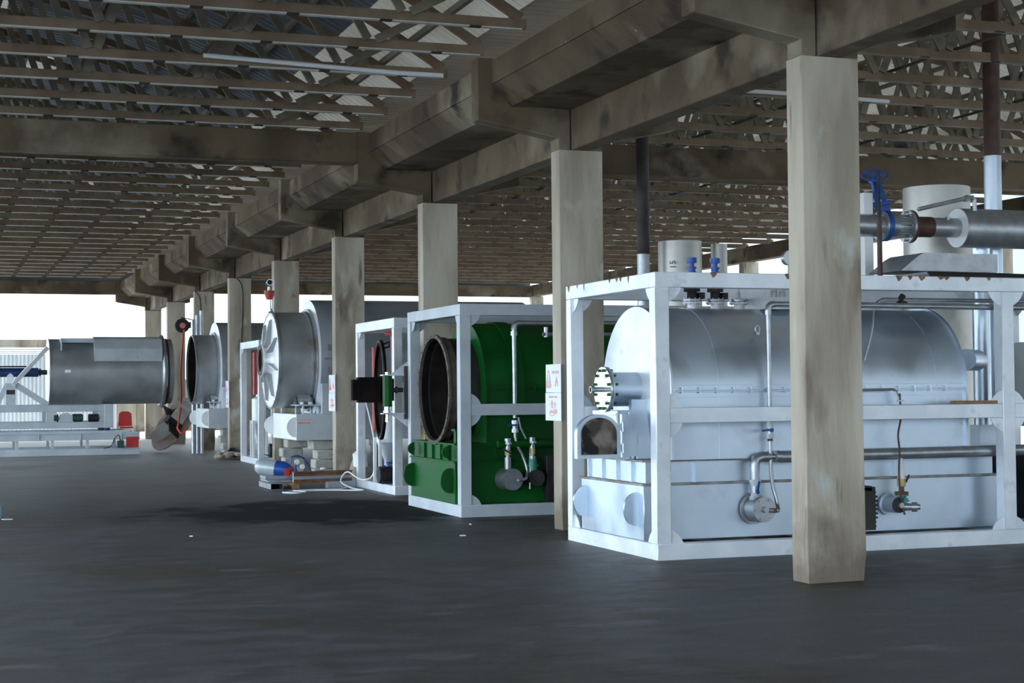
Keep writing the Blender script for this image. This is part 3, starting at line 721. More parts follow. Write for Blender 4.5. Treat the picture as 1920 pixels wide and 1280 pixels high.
m = MB(); m.cyl((8.46,15.16,3.095), (8.46,15.22,3.095), .078, n=28); m.build('case', 'galvanised', t)
m = MB(); m.cyl((8.46,15.157,3.095), (8.46,15.16,3.095), .070, n=28); g = m.build('dial', 'white_plastic', t)
m = MB(); m.beam((8.46,15.154,3.095), (8.50,15.154,3.07), .003, .008); m.box((8.455,15.153,3.05), (8.475,15.156,3.07)); m.build('needle', 'sign_red', g)

# things on top of and behind the silver machine
t = thing('gate_valve', 'blue gate valve with a handwheel between flanged pipes above the silver machine', 'valve', (10.76,17.0,3.4))
cx, cy_, cz_ = 10.78, 17.0, 3.665
m = MB(); m.cyl((cx-.03,cy_,cz_), (cx+.035,cy_,cz_), .185, n=32); m.beam((cx,cy_,cz_+.12), (cx-.045,cy_,cz_+.27), .10, .15, (1,0,0)); m.beam((cx-.04,cy_,cz_+.24), (cx-.05,cy_,cz_+.29), .20, .16, (1,0,0))
m.build('body', 'blue_paint', t, bevel=.01)
m = MB()
for s_ in (-1, 1): m.beam((cx-.05,cy_+s_*.08,cz_+.28), (cx-.12,cy_+s_*.05,cz_+.53), .03, .05, (1,0,0)); m.beam((cx-.05+s_*.05,cy_,cz_+.28), (cx-.12+s_*.04,cy_,cz_+.53), .035, .035, (1,0,0))
m.beam((cx-.17,cy_,cz_+.53), (cx-.07,cy_,cz_+.55), .14, .03); m.build('yoke', 'blue_paint', t)
wc = Vector((cx-.13,cy_,cz_+.60)); wd = Vector((-.25, -.55, 1)).normalized(); a = wd.orthogonal().normalized(); b = wd.cross(a)
m = MB(); m.tube([wc+(a*math.cos(2*PI*k/28)+b*math.sin(2*PI*k/28))*.155 for k in range(29)], .013, 8)
for k in range(5): m.tube([wc, wc+(a*math.cos(2*PI*k/5)+b*math.sin(2*PI*k/5))*.155], .010, 6)
m.cyl(wc-wd*.06, wc+wd*.02, .022, n=10); m.build('handwheel', 'blue_paint', t)
t = thing('flanged_duct', 'horizontal flanged pipe with a rusty red band beside the blue gate valve', 'pipe', (11.3,17,3.5))
m = MB(); m.cyl((10.35,17,cz_), (10.74,17,cz_), .135, n=28); m.lathe((10.71,17,cz_), (1,0,0), [(.10,0),(.185,0),(.185,.03),(.10,.03)], 28, True); m.bolts((10.70,17,cz_), (-1,0,0), .16, 8, .014, .03)
m.lathe((10.83,17,cz_), (1,0,0), [(.135,0),(.14,.12),(.125,.16)], 32); m.build('left_spool', 'galvanised', t)
m = MB(); m.cyl((10.82,17,cz_), (11.12,17,cz_), .128, n=32)
for k in range(24):
    q = 2*PI*k/24; m.cyl((10.92,17+.134*math.cos(q),cz_+.134*math.sin(q)), (11.10,17+.134*math.cos(q),cz_+.134*math.sin(q)), .009, n=6)
m.build('ribbed_spool', 'galvanised', t)
m = MB(); m.lathe((11.08,17,cz_), (1,0,0), [(.12,0),(.20,0),(.20,.03),(.12,.03)], 28, True); m.bolts((11.07,17,cz_), (-1,0,0), .17, 8, .016, .03); m.build('grey_flange', 'galvanised', t)
m = MB(); m.lathe((11.115,17,cz_), (1,0,0), [(.10,0),(.20,0),(.20,.03),(.10,.03)], 28, True); m.cyl((11.14,17,cz_), (11.42,17,cz_), .125, n=28); m.build('rusty_band', 'dark_rust', t)
m = MB(); m.cyl((11.42,17,cz_), (11.80,17,cz_), .118, n=28); m.box((11.56,16.86,cz_+.08), (11.6,16.89,cz_+.12)); m.build('right_spool', 'galvanised', t)
t = thing('thick_duct', 'thick grey insulated duct entering at the right edge above the silver machine', 'duct', (12.6,17,3.42))
m = MB(); m.lathe((11.80,17,cz_), (1,0,0), [(.0,0),(.225,0),(.24,.0),(.24,2.2),(0,2.2)], 36); m.build('jacket', 'galvanised', t)
m = MB(); m.cyl((11.795,17,cz_), (11.80,17,cz_), .235, n=36); m.build('end_cover', 'white_paint', t)
t = thing('slanted_pipe', 'thin slanted pipe above the rusty flanged pipe', 'pipe', (11.5,16.9,3.95))
m = MB(); m.tube([(11.15,16.85,3.86),(11.86,16.85,4.02),(11.92,16.85,4.03),(11.95,16.85,4.0),(11.95,16.85,3.86)], .026, 10); m.cyl((11.80,16.85,4.0), (11.86,16.85,4.02), .04, n=8); m.build('pipe', 'galvanised', t)
tag(MB().box((10.50,17.0,2.93), (10.62,17.1,4.06)).build('painted_post', 'white_paint', bevel=.004), 'white painted square post standing beside the nearest column above the silver frame', 'post')
t = thing('thin_pole', 'thin dark pole standing on the silver frame in front of the blue valve', 'pole', (10.33,16.2,2.92))
m = MB(); m.cyl((10.20,16.2,2.90), (10.20,16.2,3.65), .030, n=12); m.build('lower_tube', 'dark_rust', t)
m = MB(); m.cyl((10.20,16.2,3.65), (10.195,16.2,4.18), .02, n=12); m.build('upper_tube', 'black_metal', t)
def stack(label, x, y, r, z0, z1, m1, name='exhaust_stack', band=None, group=None):
    t = thing(name, label, 'stack', (x,y,z0), group)
    m = MB(); m.lathe((x,y,z0), (0,0,1), [(r,0),(r,z1-z0),(r-.02,z1-z0),(r-.02,z1-z0-.3)], 36); m.build('tube', m1, t)
    if band: m = MB(); m.cyl((x,y,band), (x,y,band+.012), r+.004, n=36); m.build('seam', 'galvanised', t)
    return t
mat('warm_silver', (.50,.49,.46), (.62,.61,.57), 1.2, .42, .5, spots=[((.42,.37,.30), 2.0, .62, .15)])
sA = stack('wide silver exhaust stack marked 15, rising above the left of the silver frame', 10.67, 22.5, .33, 2.93, 3.95, 'warm_silver')
tx = text('15', 'number', 'black_mark', sA, (10.42,22.215,3.58), .13, (PI/2, PI/2*0-PI/2+0.0, -.75))
tx.rotation_euler = (PI/2, 0, -.7); tx.rotation_euler.rotate_axis('Z', PI/2)
stack('narrow grey vent pipe right of the wide stack, behind the silver frame', 11.33, 22.5, .125, 2.93, 3.93, 'warm_silver', 'vent_pipe')
tag(MB().cyl((10.99,22.9,2.93), (10.99,22.9,3.95), .02, n=8).build('thin_vent_pipe', 'white_paint'), 'thin white pipe just right of the wide stack marked 15', 'pipe')
t = thing('chimney_pipe', 'tall thin steel chimney above the green machine, soot black at its top', 'chimney', (10.065,22.5,2.92))
m = MB(); m.cyl((10.065,22.5,2.92), (10.065,22.5,3.75), .097, n=24); m.build('lower_pipe', 'galvanised', t)
m = MB(); m.cyl((10.065, 22.5, 3.75), (10.065,22.5,8.6), .096, n=24); m.build('sooty_pipe', 'soot_pipe', t)
t = thing('chimney_pipe', 'tall thin chimney at the right edge, white below and rust brown above', 'chimney', (12.56,17.32,.8))
m = MB(); m.cyl((12.56,17.32,1.0), (12.56,17.32,4.62), .108, n=24); m.lathe((12.56,17.32,1.0), (0,0,1), [(.108,0),(.17,0),(.17,.03),(.108,.03)], 24, True); m.bolts((12.56,17.32,1.03), (0,0,1), .14, 8, .014, .03); m.build('lower_pipe', 'silver_paint', t)
m = MB(); m.cyl((12.56,17.32,4.62), (12.56,17.32,8.6), .106, n=24); m.build('rusty_pipe', 'dark_rust', t)
m = MB(); m.box((12.40,17.2,.9), (12.72,17.46,1.0)); m.build('foot', 'silver_paint', t)
t = thing('standpipe', 'silver standpipe left of the right-hand chimney inside the frame', 'pipe', (12.24,17.2,.8))
m = MB(); m.cyl((12.26,17.2,1.25), (12.26,17.2,3.5), .10, n=24); m.cyl((11.75,16.8,2.05), (12.2,17.2,2.05), .13, n=20); m.box((12.15,17.1,.17), (12.4,17.3,1.25)); m.build('pipe', 'silver_paint', t)
stack('very wide silver stack at the right, behind the blue valve and rusty pipe', 12.66, 18.7, .44, 0, 4.38, 'warm_silver')
t = thing('sloped_hood', 'sloped sheet metal hood lying on top of the silver frame at the right', 'hood', (11.0,16.0,2.92))
m = MB(); m.prism([(10.35,3.05),(10.58,3.22),(10.66,3.26),(11.65,3.26),(11.65,3.05)], 'y', 16.0, 16.7); m.build('hood', 'galvanised', t)
m = MB(); m.prism([(9.7,2.925),(10.35,3.0),(11.2,3.02),(11.6,2.93)], 'y', 15.5, 16.7); m.build('cover_sheet', 'galvanised', t)
t = thing('cable_bundle', 'black cables running along the top rail at the right', 'cable', (11.3,15.2,2.93))
m = MB(); m.tube([(10.2,15.22,2.95),(10.7,15.2,2.945),(11.3,15.2,2.94),(12.9,15.2,2.935)], .016, 8); m.tube([(10.2,15.25,2.975),(10.9,15.22,2.97),(12.9,15.24,2.935)], .013, 8); m.build('cables', 'black_metal', t)
# second-bay contents at the right edge
t = thing('side_tank', 'grey tank at the right edge beyond the middle post of the silver frame', 'tank', (12.4, 16.3, .17))
m = MB(); m.box((12.1, 15.7, .17), (12.6, 16.9, 1.0)); m.build('dark_pump', 'black_metal', t)
m = MB(); m.cyl((12.15, 16.3, 1.75), (12.9, 16.3, 1.75), .5, n=28); m.cyl((12.1, 16.0, 2.35), (12.9, 16.0, 2.35), .10, n=16); m.build('vessel', 'drum_steel', t)
# rear silver frame of a second unit glimpsed through the first
t = thing('rear_cabinet', 'silver cabinet frame glimpsed behind the round end of the silver incinerator', 'cabinet', (12.9,19.7,0))
m = MB(); m.box((11.9,19.4,0), (13.9,20.0,.12)); m.box((11.9,19.4,2.5), (13.9,19.5,2.95)); m.box((12.1,19.4,.12), (12.2,20.0,2.5)); m.box((13.3,19.4,.12), (13.45,20.0,2.5)); m.box((12.21,19.7,.12), (13.3, 19.73, 2.5)); m.build('cabinet_frame', 'frame_paint', t)

# ================================================================== green machine
x0, y0 = 6.755, 21.23
F2 = frame('silver grey steel frame around the green incinerator', x0, y0, 6.1, 2.62, 2.91, 'light_grey_paint', [x0, 10.9, x0+6.1-.155])
G, bx, bl = furnace('dark green incinerator with a wide open black mouth facing left', 6.74, 22.54, 4.6, 'green_paint', 'green_paint', r=.95, cz=1.745, half=1.09, body_x=.5)
cyg, czg = 22.54, 1.745
m = MB(); m.lathe((6.90,cyg,czg), (1,0,0), [(.73,0),(.73,.45),(.70,.45),(.70,0)], 48, True); m.build('mouth_tube', 'black_metal', G)
m = MB(); m.lathe((6.80,cyg,czg), (1,0,0), [(.715,0),(.695,.45),(0,.46)], 48); m.build('mouth_lining', 'dark_inside', G)
m = MB(); m.lathe((6.76,cyg,czg), (1,0,0), [(.735, 0), (.79, 0), (.79, .035), (.75, .05), (.75, .16), (.735, .16)], 56, True); m.bolts((6.762,cyg,czg), (-1,0,0), .765, 28, .012, .012); m.build('mouth_ring', 'rusty_ring', G)
m = MB(); m.lathe((7.24,cyg,czg), (1,0,0), [(.62,0),(.62,.02),(0,.02)], 40); m.build('mouth_back', 'dark_inside', G)
m = MB(); m.lathe((6.92,cyg,czg), (1,0,0), [(.695,0),(.60,.30)], 40); m.build('lining', 'dark_inside', G)
m = MB(); horse_rim(m, cyg, czg, .95, 1.5, 7.62, 7.82, .025); m.build('shell_band', 'green_paint', G, ang=25)
m = MB(); m.box((6.85,21.75,.995), (6.95,21.85,1.16)); m.box((6.83,21.72,1.16), (6.97,21.9,1.19)); m.cyl((6.95,21.8,1.19), (6.95,21.8,1.28), .03, n=8); m.build('support_stub', 'green_paint', G)
for yy in (23.45, 21.72):
    m = MB(); m.prism([(6.74,.77)]+[(6.74-.10*math.sin(PI*i/10), .87-.09*math.cos(PI*i/10)) for i in range(1, 10)]+[(6.74,.97)], 'y', yy, yy+.03); m.lathe((6.70,yy-.002,.87), (0,-1,0), [(.03,0),(.045,.0),(.045,.01),(.03,.01)], 14, True); m.build('upper_lug', 'green_paint', G)
m = MB(); m.cyl((7.33,21.36,.98), (8.6,21.36,.98), .055, n=20); m.build('air_header', 'green_paint', G)
# door swung right back on its hinge
t = thing('furnace_door', 'black round furnace door swung open to the left of the green machine', 'door', (6.66,25.15,1.0))
ddir = Vector((-math.cos(.16), -math.sin(.16)*-1, 0)).normalized()
dc = Vector((6.69,25.14,1.745))
m = MB(); m.lathe(dc, ddir, [(0,0),(.70,0),(.70,.05),(.74,.05),(.79,.03),(.79,-.01),(.0,-.02)], 48); m.build('door_plate', 'dark_inside', t)
m = MB(); m.lathe(dc, ddir, [(.755,.031),(.785,.031),(.785,.05),(.755,.05)], 48, True); m.build('door_rim', 'rusty_ring', t)
e = Vector((ddir.y, -ddir.x, 0))
m = MB(); p = dc+ddir*.05; m.beam(p, p+ddir*.33, .50, .40); m.beam(p+ddir*.33, p+ddir*.42, .36, .33); m.build('refractory_plug', 'dark_inside', t)
m = MB(); p = dc-ddir*.02; m.beam(p, p-ddir*.16, .4, .35); m.beam(dc-ddir*.04+Vector((0,0,.45)), dc-ddir*.04-Vector((0,0,.45)), .08, .05, (1,0,0)); m.tube([dc+Vector((.02,-.1,.72)), dc+Vector((.10,-.12,.76)), dc+Vector((.10,-.12,.68)), dc+Vector((.03,-.1,.66))], .015, 8); m.build('hinge_arm', 'black_metal', t)
t = thing('door_hinge', 'green hinge barrel between white brackets holding the open black furnace door', 'hinge', (6.50,23.9,1.3))
hx, hy = 6.46, 23.93
m = MB(); m.cyl((hx,hy,1.49), (hx,hy,1.96), .075, n=8); m.build('barrel', 'green_paint', t)
m = MB(); m.cyl((hx,hy,1.96), (hx,hy,2.01), .035, n=12); m.cyl((hx,hy,1.44), (hx,hy,1.49), .05, n=12); m.cyl((hx,hy,1.40), (hx,hy,1.43), .065, n=12); m.cyl((hx,hy,1.26), (hx,hy,1.38), .035, .028, n=12); m.build('pin', 'bright_steel', t)
for z, q in ((1.965, 1), (1.385, -1)):
    m = MB(); m.box((hx-.09,hy-.09,z-.008), (6.80,hy+.09,z+.008)); m.prism([(hx+.03,z),(6.80,z),(6.80,z+q*.22)], 'y', hy-.005, hy+.007); m.build('bracket', 'frame_paint', t)
m = MB(); m.box((6.70,hy-.10,1.3), (6.80,hy-.06,2.1)); m.cyl((hx+.05,hy,1.74), (hx+.24,hy,1.74), .035, n=10); m.cyl((hx+.12,hy,1.74), (hx+.15,hy,1.74), .055, n=10); m.build('spacer', 'soot_pipe', t)
tag(MB().box((6.95,23.62,.76), (7.0,23.67,1.5)).build('yellow_bar', 'yellow_paint'), 'yellow upright bar seen below the black mouth of the green machine', 'bar')
# pipes on the green machine
t = thing('fuel_pipe', 'grey pipe dropping in front of the green shell to a blue-handled valve', 'pipe', (7.57,21.3,.5))
Y = 21.34
m = MB(); m.tube([(7.58,Y,1.34),(7.575,Y,2.56)], .030, 12); m.lathe((7.575,Y,2.48), (0,0,1), [(.045,0),(.045,.06)], 12); m.tube([(7.575,Y,2.56),(7.585,Y,2.62),(7.62,Y,2.65),(7.68,Y,2.655)], .042, 12); m.tube([(7.68,Y,2.655),(9.6,Y,2.66)], .032, 12); m.tube([(8.0,Y,2.5),(9.6,Y,2.5)], .028, 10); m.cyl((8.05,Y,2.46), (8.05,Y,2.60), .03, n=8); m.build('steel_pipe', 'galvanised', t)
m = MB(); ball_valve(m, 7.58, Y, 1.14, .038); m.build('valve_body', 'galvanised', t)
m = MB(); m.beam((7.45,Y-.05,1.24), (7.59,Y-.05,1.245), .014, .022); m.build('valve_handle', 'blue_paint', t)
m = MB(); m.tube(smooth([(7.58,Y,1.14),(7.60,Y,.98),(7.68,Y,.83),(7.73,Y-.02,.68),(7.735,Y-.05,.57),(7.68,Y-.12,.505),(7.56,Y-.16,.49)], 8), .022, 10); m.build('flexible_hose', 'galvanised', t)
m = MB(); m.tube([(7.63,Y,1.35),(7.66,Y,1.2),(7.74,Y,.95+.1)], .014, 8); m.tube([(7.79,Y-.02,.85),(7.78,Y-.05,.6),(7.76,Y-.08,.36)], .014, 8); m.build('thin_line', 'galvanised', t)
def gburner(lab, x, z, teal):
    t = thing('gas_burner', lab, 'burner', (x, 21.45, z), 'burners on the green tank')
    r = .15 if not teal else .11
    m = MB(); m.cyl((x-.05,21.45,z), (x,21.24,z), r, n=24); m.build('housing', 'galvanised' if not teal else 'soot_pipe', t)
    m = MB(); m.cyl((x,21.24,z), (x,21.22,z), r*1.0, n=24); m.bolts((x,21.22,z), (0,-1,0), r*.7, 5, .012, .012); m.build('cover_plate', 'galvanised' if not teal else 'soot_pipe', t)
    m = MB(); xx = x-.03; m.cyl((xx,21.34,z+r*.8), (xx,21.34,z+.30), .05, n=14); m.cyl((xx,21.34,z+.30), (xx,21.34,z+.33), .03); m.cyl((xx,21.34,z+.41), (xx,21.34,z+.48), .04, n=14); m.cyl((xx,21.34,z+.48), (xx,21.34,z+.505), .062, n=8); m.cyl((xx,21.34,z+.505), (xx,21.34,z+.56), .045, n=14); m.build('riser', 'galvanised', t)
    m = MB(); m.cyl((xx,21.34,z+.33), (xx,21.34,z+.41), .045, n=8); m.build('brass_valve', 'brass', t)
    if teal: m = MB(); m.cyl((xx,21.32,z+.10), (xx,21.32,z+.26), .06, n=14); m.cyl((xx,21.32,z+.16), (xx,21.32,z+.18), .085, n=14); m.build('teal_body', 'teal_valve', t)
    else: m = MB(); m.beam((xx-.09,21.27,z+.42), (xx+.03,21.27,z+.35), .014, .02); m.build('valve_handle', 'dark_blue_paint', t)
gburner('round grey burner with a blue-handled brass valve on the green tank', 7.50, .50, False)
gburner('smaller dark burner with a teal valve, right of the grey burner on the green tank', 7.86, .51, True)
t = thing('control_box', 'black box on the green tank beside column with the pictogram signs', 'box', (8.3,21.36,.2))
m = MB(); m.box((8.02,21.28,.20), (8.8,21.44,.82)); m.prism(disc_pts(8.35,.5,.24,20), 'y', 21.25, 21.28); m.build('housing', 'black_metal', t, bevel=.01)

# ================================================================== narrow frame with filter vessel (F3)
def small_frame(lab, x0, y0, L, W, H, name):
    t = thing(name, lab, 'machine frame', (x0+L/2, y0+W/2, 0), 'narrow frames with filter vessels')
    s = .14
    def r(a, b, nm): MB().box(a, b).build(nm, 'frame_paint', t, bevel=.006)
    for y in (y0, y0+W-s):
        r((x0,y,0), (x0+L,y+s,.15), 'bottom_rail'); r((x0,y,H-.17), (x0+L,y+s,H), 'top_rail')
        for x in (x0, x0+L-s): r((x,y+.002,.15), (x+s,y+s-.002,H-.17), 'post')
    for x in (x0, x0+L-s): r((x,y0+s,0), (x+s,y0+W-s,.15), 'bottom_rail'); r((x,y0+s,H-.17), (x+s,y0+W-s,H), 'top_rail')
    for yy in (y0+s/2, y0+W-s/2):
        pts = [(min(max(u, y0+.01), y0+W-.01), min(v, H-.02)) for u, v in disc_pts(yy, H-.10, .2)]
        MB().prism(pts, 'x', x0+.03, x0+.042).build('gusset_plate', 'frame_paint', t)
    return t
def vessel(lab, x, y, r, z0, z1, zc, base):
    t = thing('filter_vessel', lab, 'vessel', (x,y,base), 'filter vessels with conical bottoms')
    m = MB(); m.lathe((x,y,0), (0,0,1), [(0,z1+.06),(r*.3,z1+.06),(r,z1),(r,z0)], 32); m.build('cylinder', 'white_paint', t)
    m = MB(); m.lathe((x,y,0), (0,0,1), [(r,z0),(.06,zc),(.06,zc-.08),(0,zc-.08)], 32); m.build('cone', 'light_grey_paint', t)
    for dx in (-1,1):
        for dy in (-1,1):
            MB().box((x+dx*r*.95-.025,y+dy*r*.95-.025,base), (x+dx*r*.95+.025,y+dy*r*.95+.025,z0+.08)).build('leg', 'white_paint', t)
    m = MB(); m.cyl((x,y,z1+.05), (x,y,z1+.12), .07, n=12); m.tube([(x,y,zc-.06),(x,y,zc-.16),(x+.06,y-.02,zc-.2)], .03, 8); m.build('fitting', 'white_plastic', t)
    return t
small_frame('narrow white frame behind the open black furnace door, holding two red pipes', 7.19, 26.2, 2.4, 2.62, 2.94, 'vessel_frame')
vessel('white filter vessel on legs in the narrow frame behind the open black door', 7.42, 27.5, .19, .84, 1.70, .52, .15)
t = thing('red_pipe', 'tall red pipe with a bent top in the narrow frame behind the open door', 'pipe', (7.6,27.3,1.8), 'red pipes of the narrow frames')
m = MB(); m.tube(smooth( [(7.49, 27.35, 1.5), (7.49, 27.35, 2.62), (7.46, 27.35, 2.70), (7.36, 27.4, 2.71)], 5), .042, 12); m.build('pipe', 'red_faded', t)
t = thing('red_pipe', 'straight red pipe left of the bent one in the narrow frame behind the open door', 'pipe', (7.4,28.2,1.8), 'red pipes of the narrow frames')
m = MB(); m.tube([(7.40,28.3,1.0),(7.40,28.3,2.50)], .04, 12); m.build('pipe', 'red_faded', t)
t = thing('pump_motor', 'dark electric motor on the floor of the narrow frame behind the open door', 'motor', (7.3,27.0,.15))
m = MB(); m.cyl((7.12,27.0,.30), (7.5,27.0,.30), .14, n=20); m.box((7.15,26.9,.15), (7.45,27.1,.2))
for k in range(8): m.cyl((7.15+.042*k,27.0,.30), (7.162+.042*k,27.0,.30), .152, n=20)
m.build('body', 'black_metal', t)
m = MB(); m.beam((7.25,26.95,.50), (7.36,26.95,.50), .03, .04); m.cyl((7.28,26.95,.44), (7.28,26.95,.5), .03, n=8); m.build('blue_valve', 'blue_paint', t)
tag(MB().tube(smooth([(7.12,27.9,1.6),(7.25,27.8,.9),(7.22,27.7,.3),(7.05,27.9,.18),(6.9,28.3,.30),(6.85,28.6,.12),(6.95,28.2,.02),(7.0,27.6,.014),(6.6,27.8,.014),(6.2,27.9,.014),(5.85,27.85,.014),(5.6,27.6,.014),(5.8,27.35,.014),(6.0,27.6,.014),(5.85,27.9,.022),(6.6,28.05,.016),(6.9,28.4,.014)], 8), .013, 8).build('white_cable', 'white_plastic'),
    'white cable hanging from the narrow frame and looped on the floor', 'cable')

# narrow frame 4
small_frame('narrow white frame with a red pipe, just left of the spoked drum', 7.19, 38.2, .9, 2.45, 2.94, 'vessel_frame')
vessel('white filter vessel in the narrow frame left of the spoked drum', 7.42, 39.4, .17, .95, 1.55, .55, .15)
tag(MB().tube([ (7.25, 39.0, 1.65), (7.25, 39.0, 2.66) ], .05, 12).build('red_pipe', 'red_paint'), 'straight bright red pipe in the narrow frame left of the spoked drum', 'pipe', 'red pipes of the narrow frames')
t = thing('pump_motor', 'dark motor low in the narrow frame left of the spoked drum', 'motor', (7.7,38.9,.15))
m = MB(); m.cyl((7.55,38.8,.33), (7.85,38.8,.33), .15, n=18); m.box((7.55,38.7,.15), (7.85,38.9,.22)); m.tube([(7.5,38.6,.2),(7.35,38.5,.25),(7.3,38.45,.17)], .012, 6); m.build('body', 'black_metal', t)

# ================================================================== spoked rotating drum (D2) and its casing
def kiln(x0, ya, yb, cy, cz, r, xcas, rc, names, spoked):
    lab, = names; t = thing('rotary_kiln', lab, 'kiln', (x0+2, cy, .75), 'rotary kilns on raised base boxes')
    L = 7.2 if spoked else 6.0
    zb, zt = .76, 1.28
    MB().box((x0,ya,zb), (x0+L,yb,zt)).build('base_box', 'light_grey_paint', t, bevel=.008)
    MB().box((x0-.002,ya+.01,zb+.01), (x0+.0,yb-.01,zt-.01)).build('end_panel', 'white_paint', t)
    m = MB()
    for yy in (ya+.12, yb-.12, ya+.8):
        for xx in (x0+.15, x0+.45): m.box((xx,yy-.05,zt), (xx+.012,yy+.05,zt+.16))
    m.box((x0+.05,ya+.03,zt+.16), (x0+1.3,yb-.03,zt+.185)); m.build('bearer', 'light_grey_paint', t)
    for yy in (ya+.02, yb-.05):
        pts = [(x0-.19*math.sin(PI*i/14), (zb+zt)/2+.20*math.cos(PI*i/14)) for i in range(15)]
        m = MB(); m.prism(pts, 'y', yy, yy+.03); m.cyl((x0-.09,yy-.005,(zb+zt)/2+.08), (x0-.09,yy+.035,(zb+zt)/2+.08), .035, n=12); m.build('lifting_lug', 'white_paint', t)
    # roller with its bracket
    for yy in (ya+.55, yb-.55):
        rl = MB().cyl((x0+.12,yy,zt+.27), (x0+.38,yy,zt+.27), .13, n=24).build('roller', 'drum_steel', t)
        m = MB()
        for xx in (x0+.07, x0+.39): m.prism([(yy-.16,zt+.185),(yy+.16,zt+.185),(yy+.07,zt+.33),(yy-.07,zt+.33)], 'x', xx, xx+.03)
        m.bolts((x0+.25, yy-.26, zt+.185), (0,0,1), .12, 4, .03, .05); m.build('roller_bracket', 'galvanised', rl)
    # drum
    m = MB(); xd = x0-.30
    m.lathe((xd,cy,cz), (1,0,0), [(r-.03, .35), (r-.03, 0), (r, 0), (r, .66), (r+.02, .66), (r+.02, .70), (r, .70), (r, 1.0), (r-.04, 1.0)], 64); m.build('drum_shell', 'drum_steel', t)
    m = MB(); m.lathe((xd+.02,cy,cz), (1,0,0), [(r-.03,0),(r+.015,0),(r+.015,.03),(r-.03,.03)], 64, True); m.build('front_ring', 'galvanised', t)
    if spoked:
        m = MB(); m.lathe((xd+.01,cy,cz), (1,0,0), [(0,0),(r-.01,0),(r-.01,.03),(0,.03)], 64); m.bolts((xd+.01,cy,cz), (-1,0,0), r-.06, 36, .013, .014); ep = m.build('end_disc', 'bright_paint', t)
        for k in range(8):
            q = 2*PI*k/8+.25; e2 = Vector((0, math.cos(q), math.sin(q)))
            c0 = Vector((xd+.01,cy,cz)); n_ = e2.cross(Vector((1,0,0)))*.012
            pts = [c0+e2*.30+Vector((-.13, 0, 0)), c0+e2*.30, c0+e2*(r-.12), c0+e2*(r-.16)+Vector((-.06,0,0))]
            m = MB(); m.add([p_-n_ for p_ in pts]+[p_+n_ for p_ in pts], [(3,2,1,0),(4,5,6,7),(0,1,5,4),(1,2,6,5),(2,3,7,6),(3,0,4,7)]); m.build('spoke_rib', 'drum_steel', ep)
        m = MB(); m.lathe((xd+.01,cy,cz), (-1,0,0), [(.34, 0), (.28, .08), (.27, .17), (.32, .17), (.32, .20), (.24, .20), (.24, .03)], 36); m.build('hub', 'bright_paint', ep)
        m = MB(); m.lathe((xd-.19, cy, cz), (-1,0,0), [(.25,0),(.315,0),(.315,.012),(.25,.012)], 36, True); m.bolts((xd-.20, cy, cz), (-1,0,0), .285, 12, .012, .01); m.build('hub_flange', 'rusty_ring', ep)
        m = MB(); m.lathe((xd-.02,cy,cz), (-1,0,0), [(.238, .165), (.238, 0), (0, 0)], 36); m.build('hub_bore', 'dark_rust', ep)
    else:
        m = MB(); m.lathe((xd+.05,cy,cz), (1,0,0), [(r-.035,0),(r-.035,1.0),(0,1.0)], 48); m.build('inner_lining', 'dark_inside', t)
    # casing behind
    m = MB(); m.lathe((xcas,cy,cz), (1,0,0), [(r-.1,.0),(rc,.0),(rc,.02),(rc-.0,.03),(rc,4.6 if spoked else 4.0),(0,4.6 if spoked else 4.0)], 64); m.build('casing', 'silver_casing', t)
    m = MB(); m.lathe((xcas,cy,cz), (-1,0,0), [(r-.02,-.0),(rc,-.0),(rc,.012),(r-.02,.012)], 64, True); m.build('casing_front', 'frame_paint', t)
    m = MB(); m.lathe((xcas-.06,cy,cz), (1,0,0), [(r+.02, 0), (r+.07, 0), (r+.07, .04), (r+.02, .04)], 64, True); m.build('seal_ring', 'drum_steel', t)
    m = MB(); m.box((xcas+.05,cy-rc-.05,cz-.012), (xcas+4,cy-rc+.03,cz+.0)); m.box((xcas+.05,cy-rc-.05,cz+.012), (xcas+4,cy-rc+.03,cz+.024))
    for zz in (cz+.16, cz-.30): m.box((xcas+.12,cy-rc-.0,zz), (xcas+.24,cy-rc+.12,zz+.14))
    m.build('casing_seam', 'galvanised', t)
    MB().box((xcas+.0,cy-rc-.02,zt), (xcas+4.4,cy-rc*.55,cz-.48)).build('casing_skirt', 'light_grey_paint', t, bevel=.006)
    return t
mat('silver_casing', (.32,.36,.40), (.42, .46, .50), 1.2, .42, .5, bump=.04, rough2=.55)
K2 = kiln(6.72, 31.75, 34.1, 32.93, 2.36, .975, 7.22, 1.23, ('big rotary drum with a bright spoked end disc, resting on a box raised on blocks',), True)
m = MB(); m.box((6.735,31.746,1.16), (7.05,31.748,1.17)); m.box((6.75,31.746,1.09), (7.0,31.748,1.12)); m.build('red_marking', 'sign_red', K2)
K3 = kiln(6.84, 43.4, 45.6, 44.5, 2.33, .93, 7.18, 1.27, ('dark open-mouthed rotary drum on a raised box beside the sixth column',), False)
t = thing('warning_light', 'red and silver beacon on a bracket above the spoked drum', 'beacon', (6.45,32.6,3.35))
m = MB(); m.cyl((6.40,32.7,3.34), (6.40,32.7,3.60), .02, n=8); m.beam((6.48,32.72,3.30), (6.50,32.72,3.98), .04, .03, (1,0,0)); m.tube([(6.40,32.7,3.4),(6.44,32.72,3.34),(6.36,32.7,3.32)], .025, 8); m.build('bracket', 'galvanised', t)
m = MB(); m.lathe((6.38,32.7,3.58), (0,0,1), [(0,0),(.06,0),(.10,.10),(.11,.18),(0,.18)], 16); m.build('red_body', 'red_faded', t)
m = MB(); m.cyl((6.36,32.68,3.90), (6.36,32.56,3.92), .065, n=18); m.build('lamp_barrel', 'soot_pipe', t)
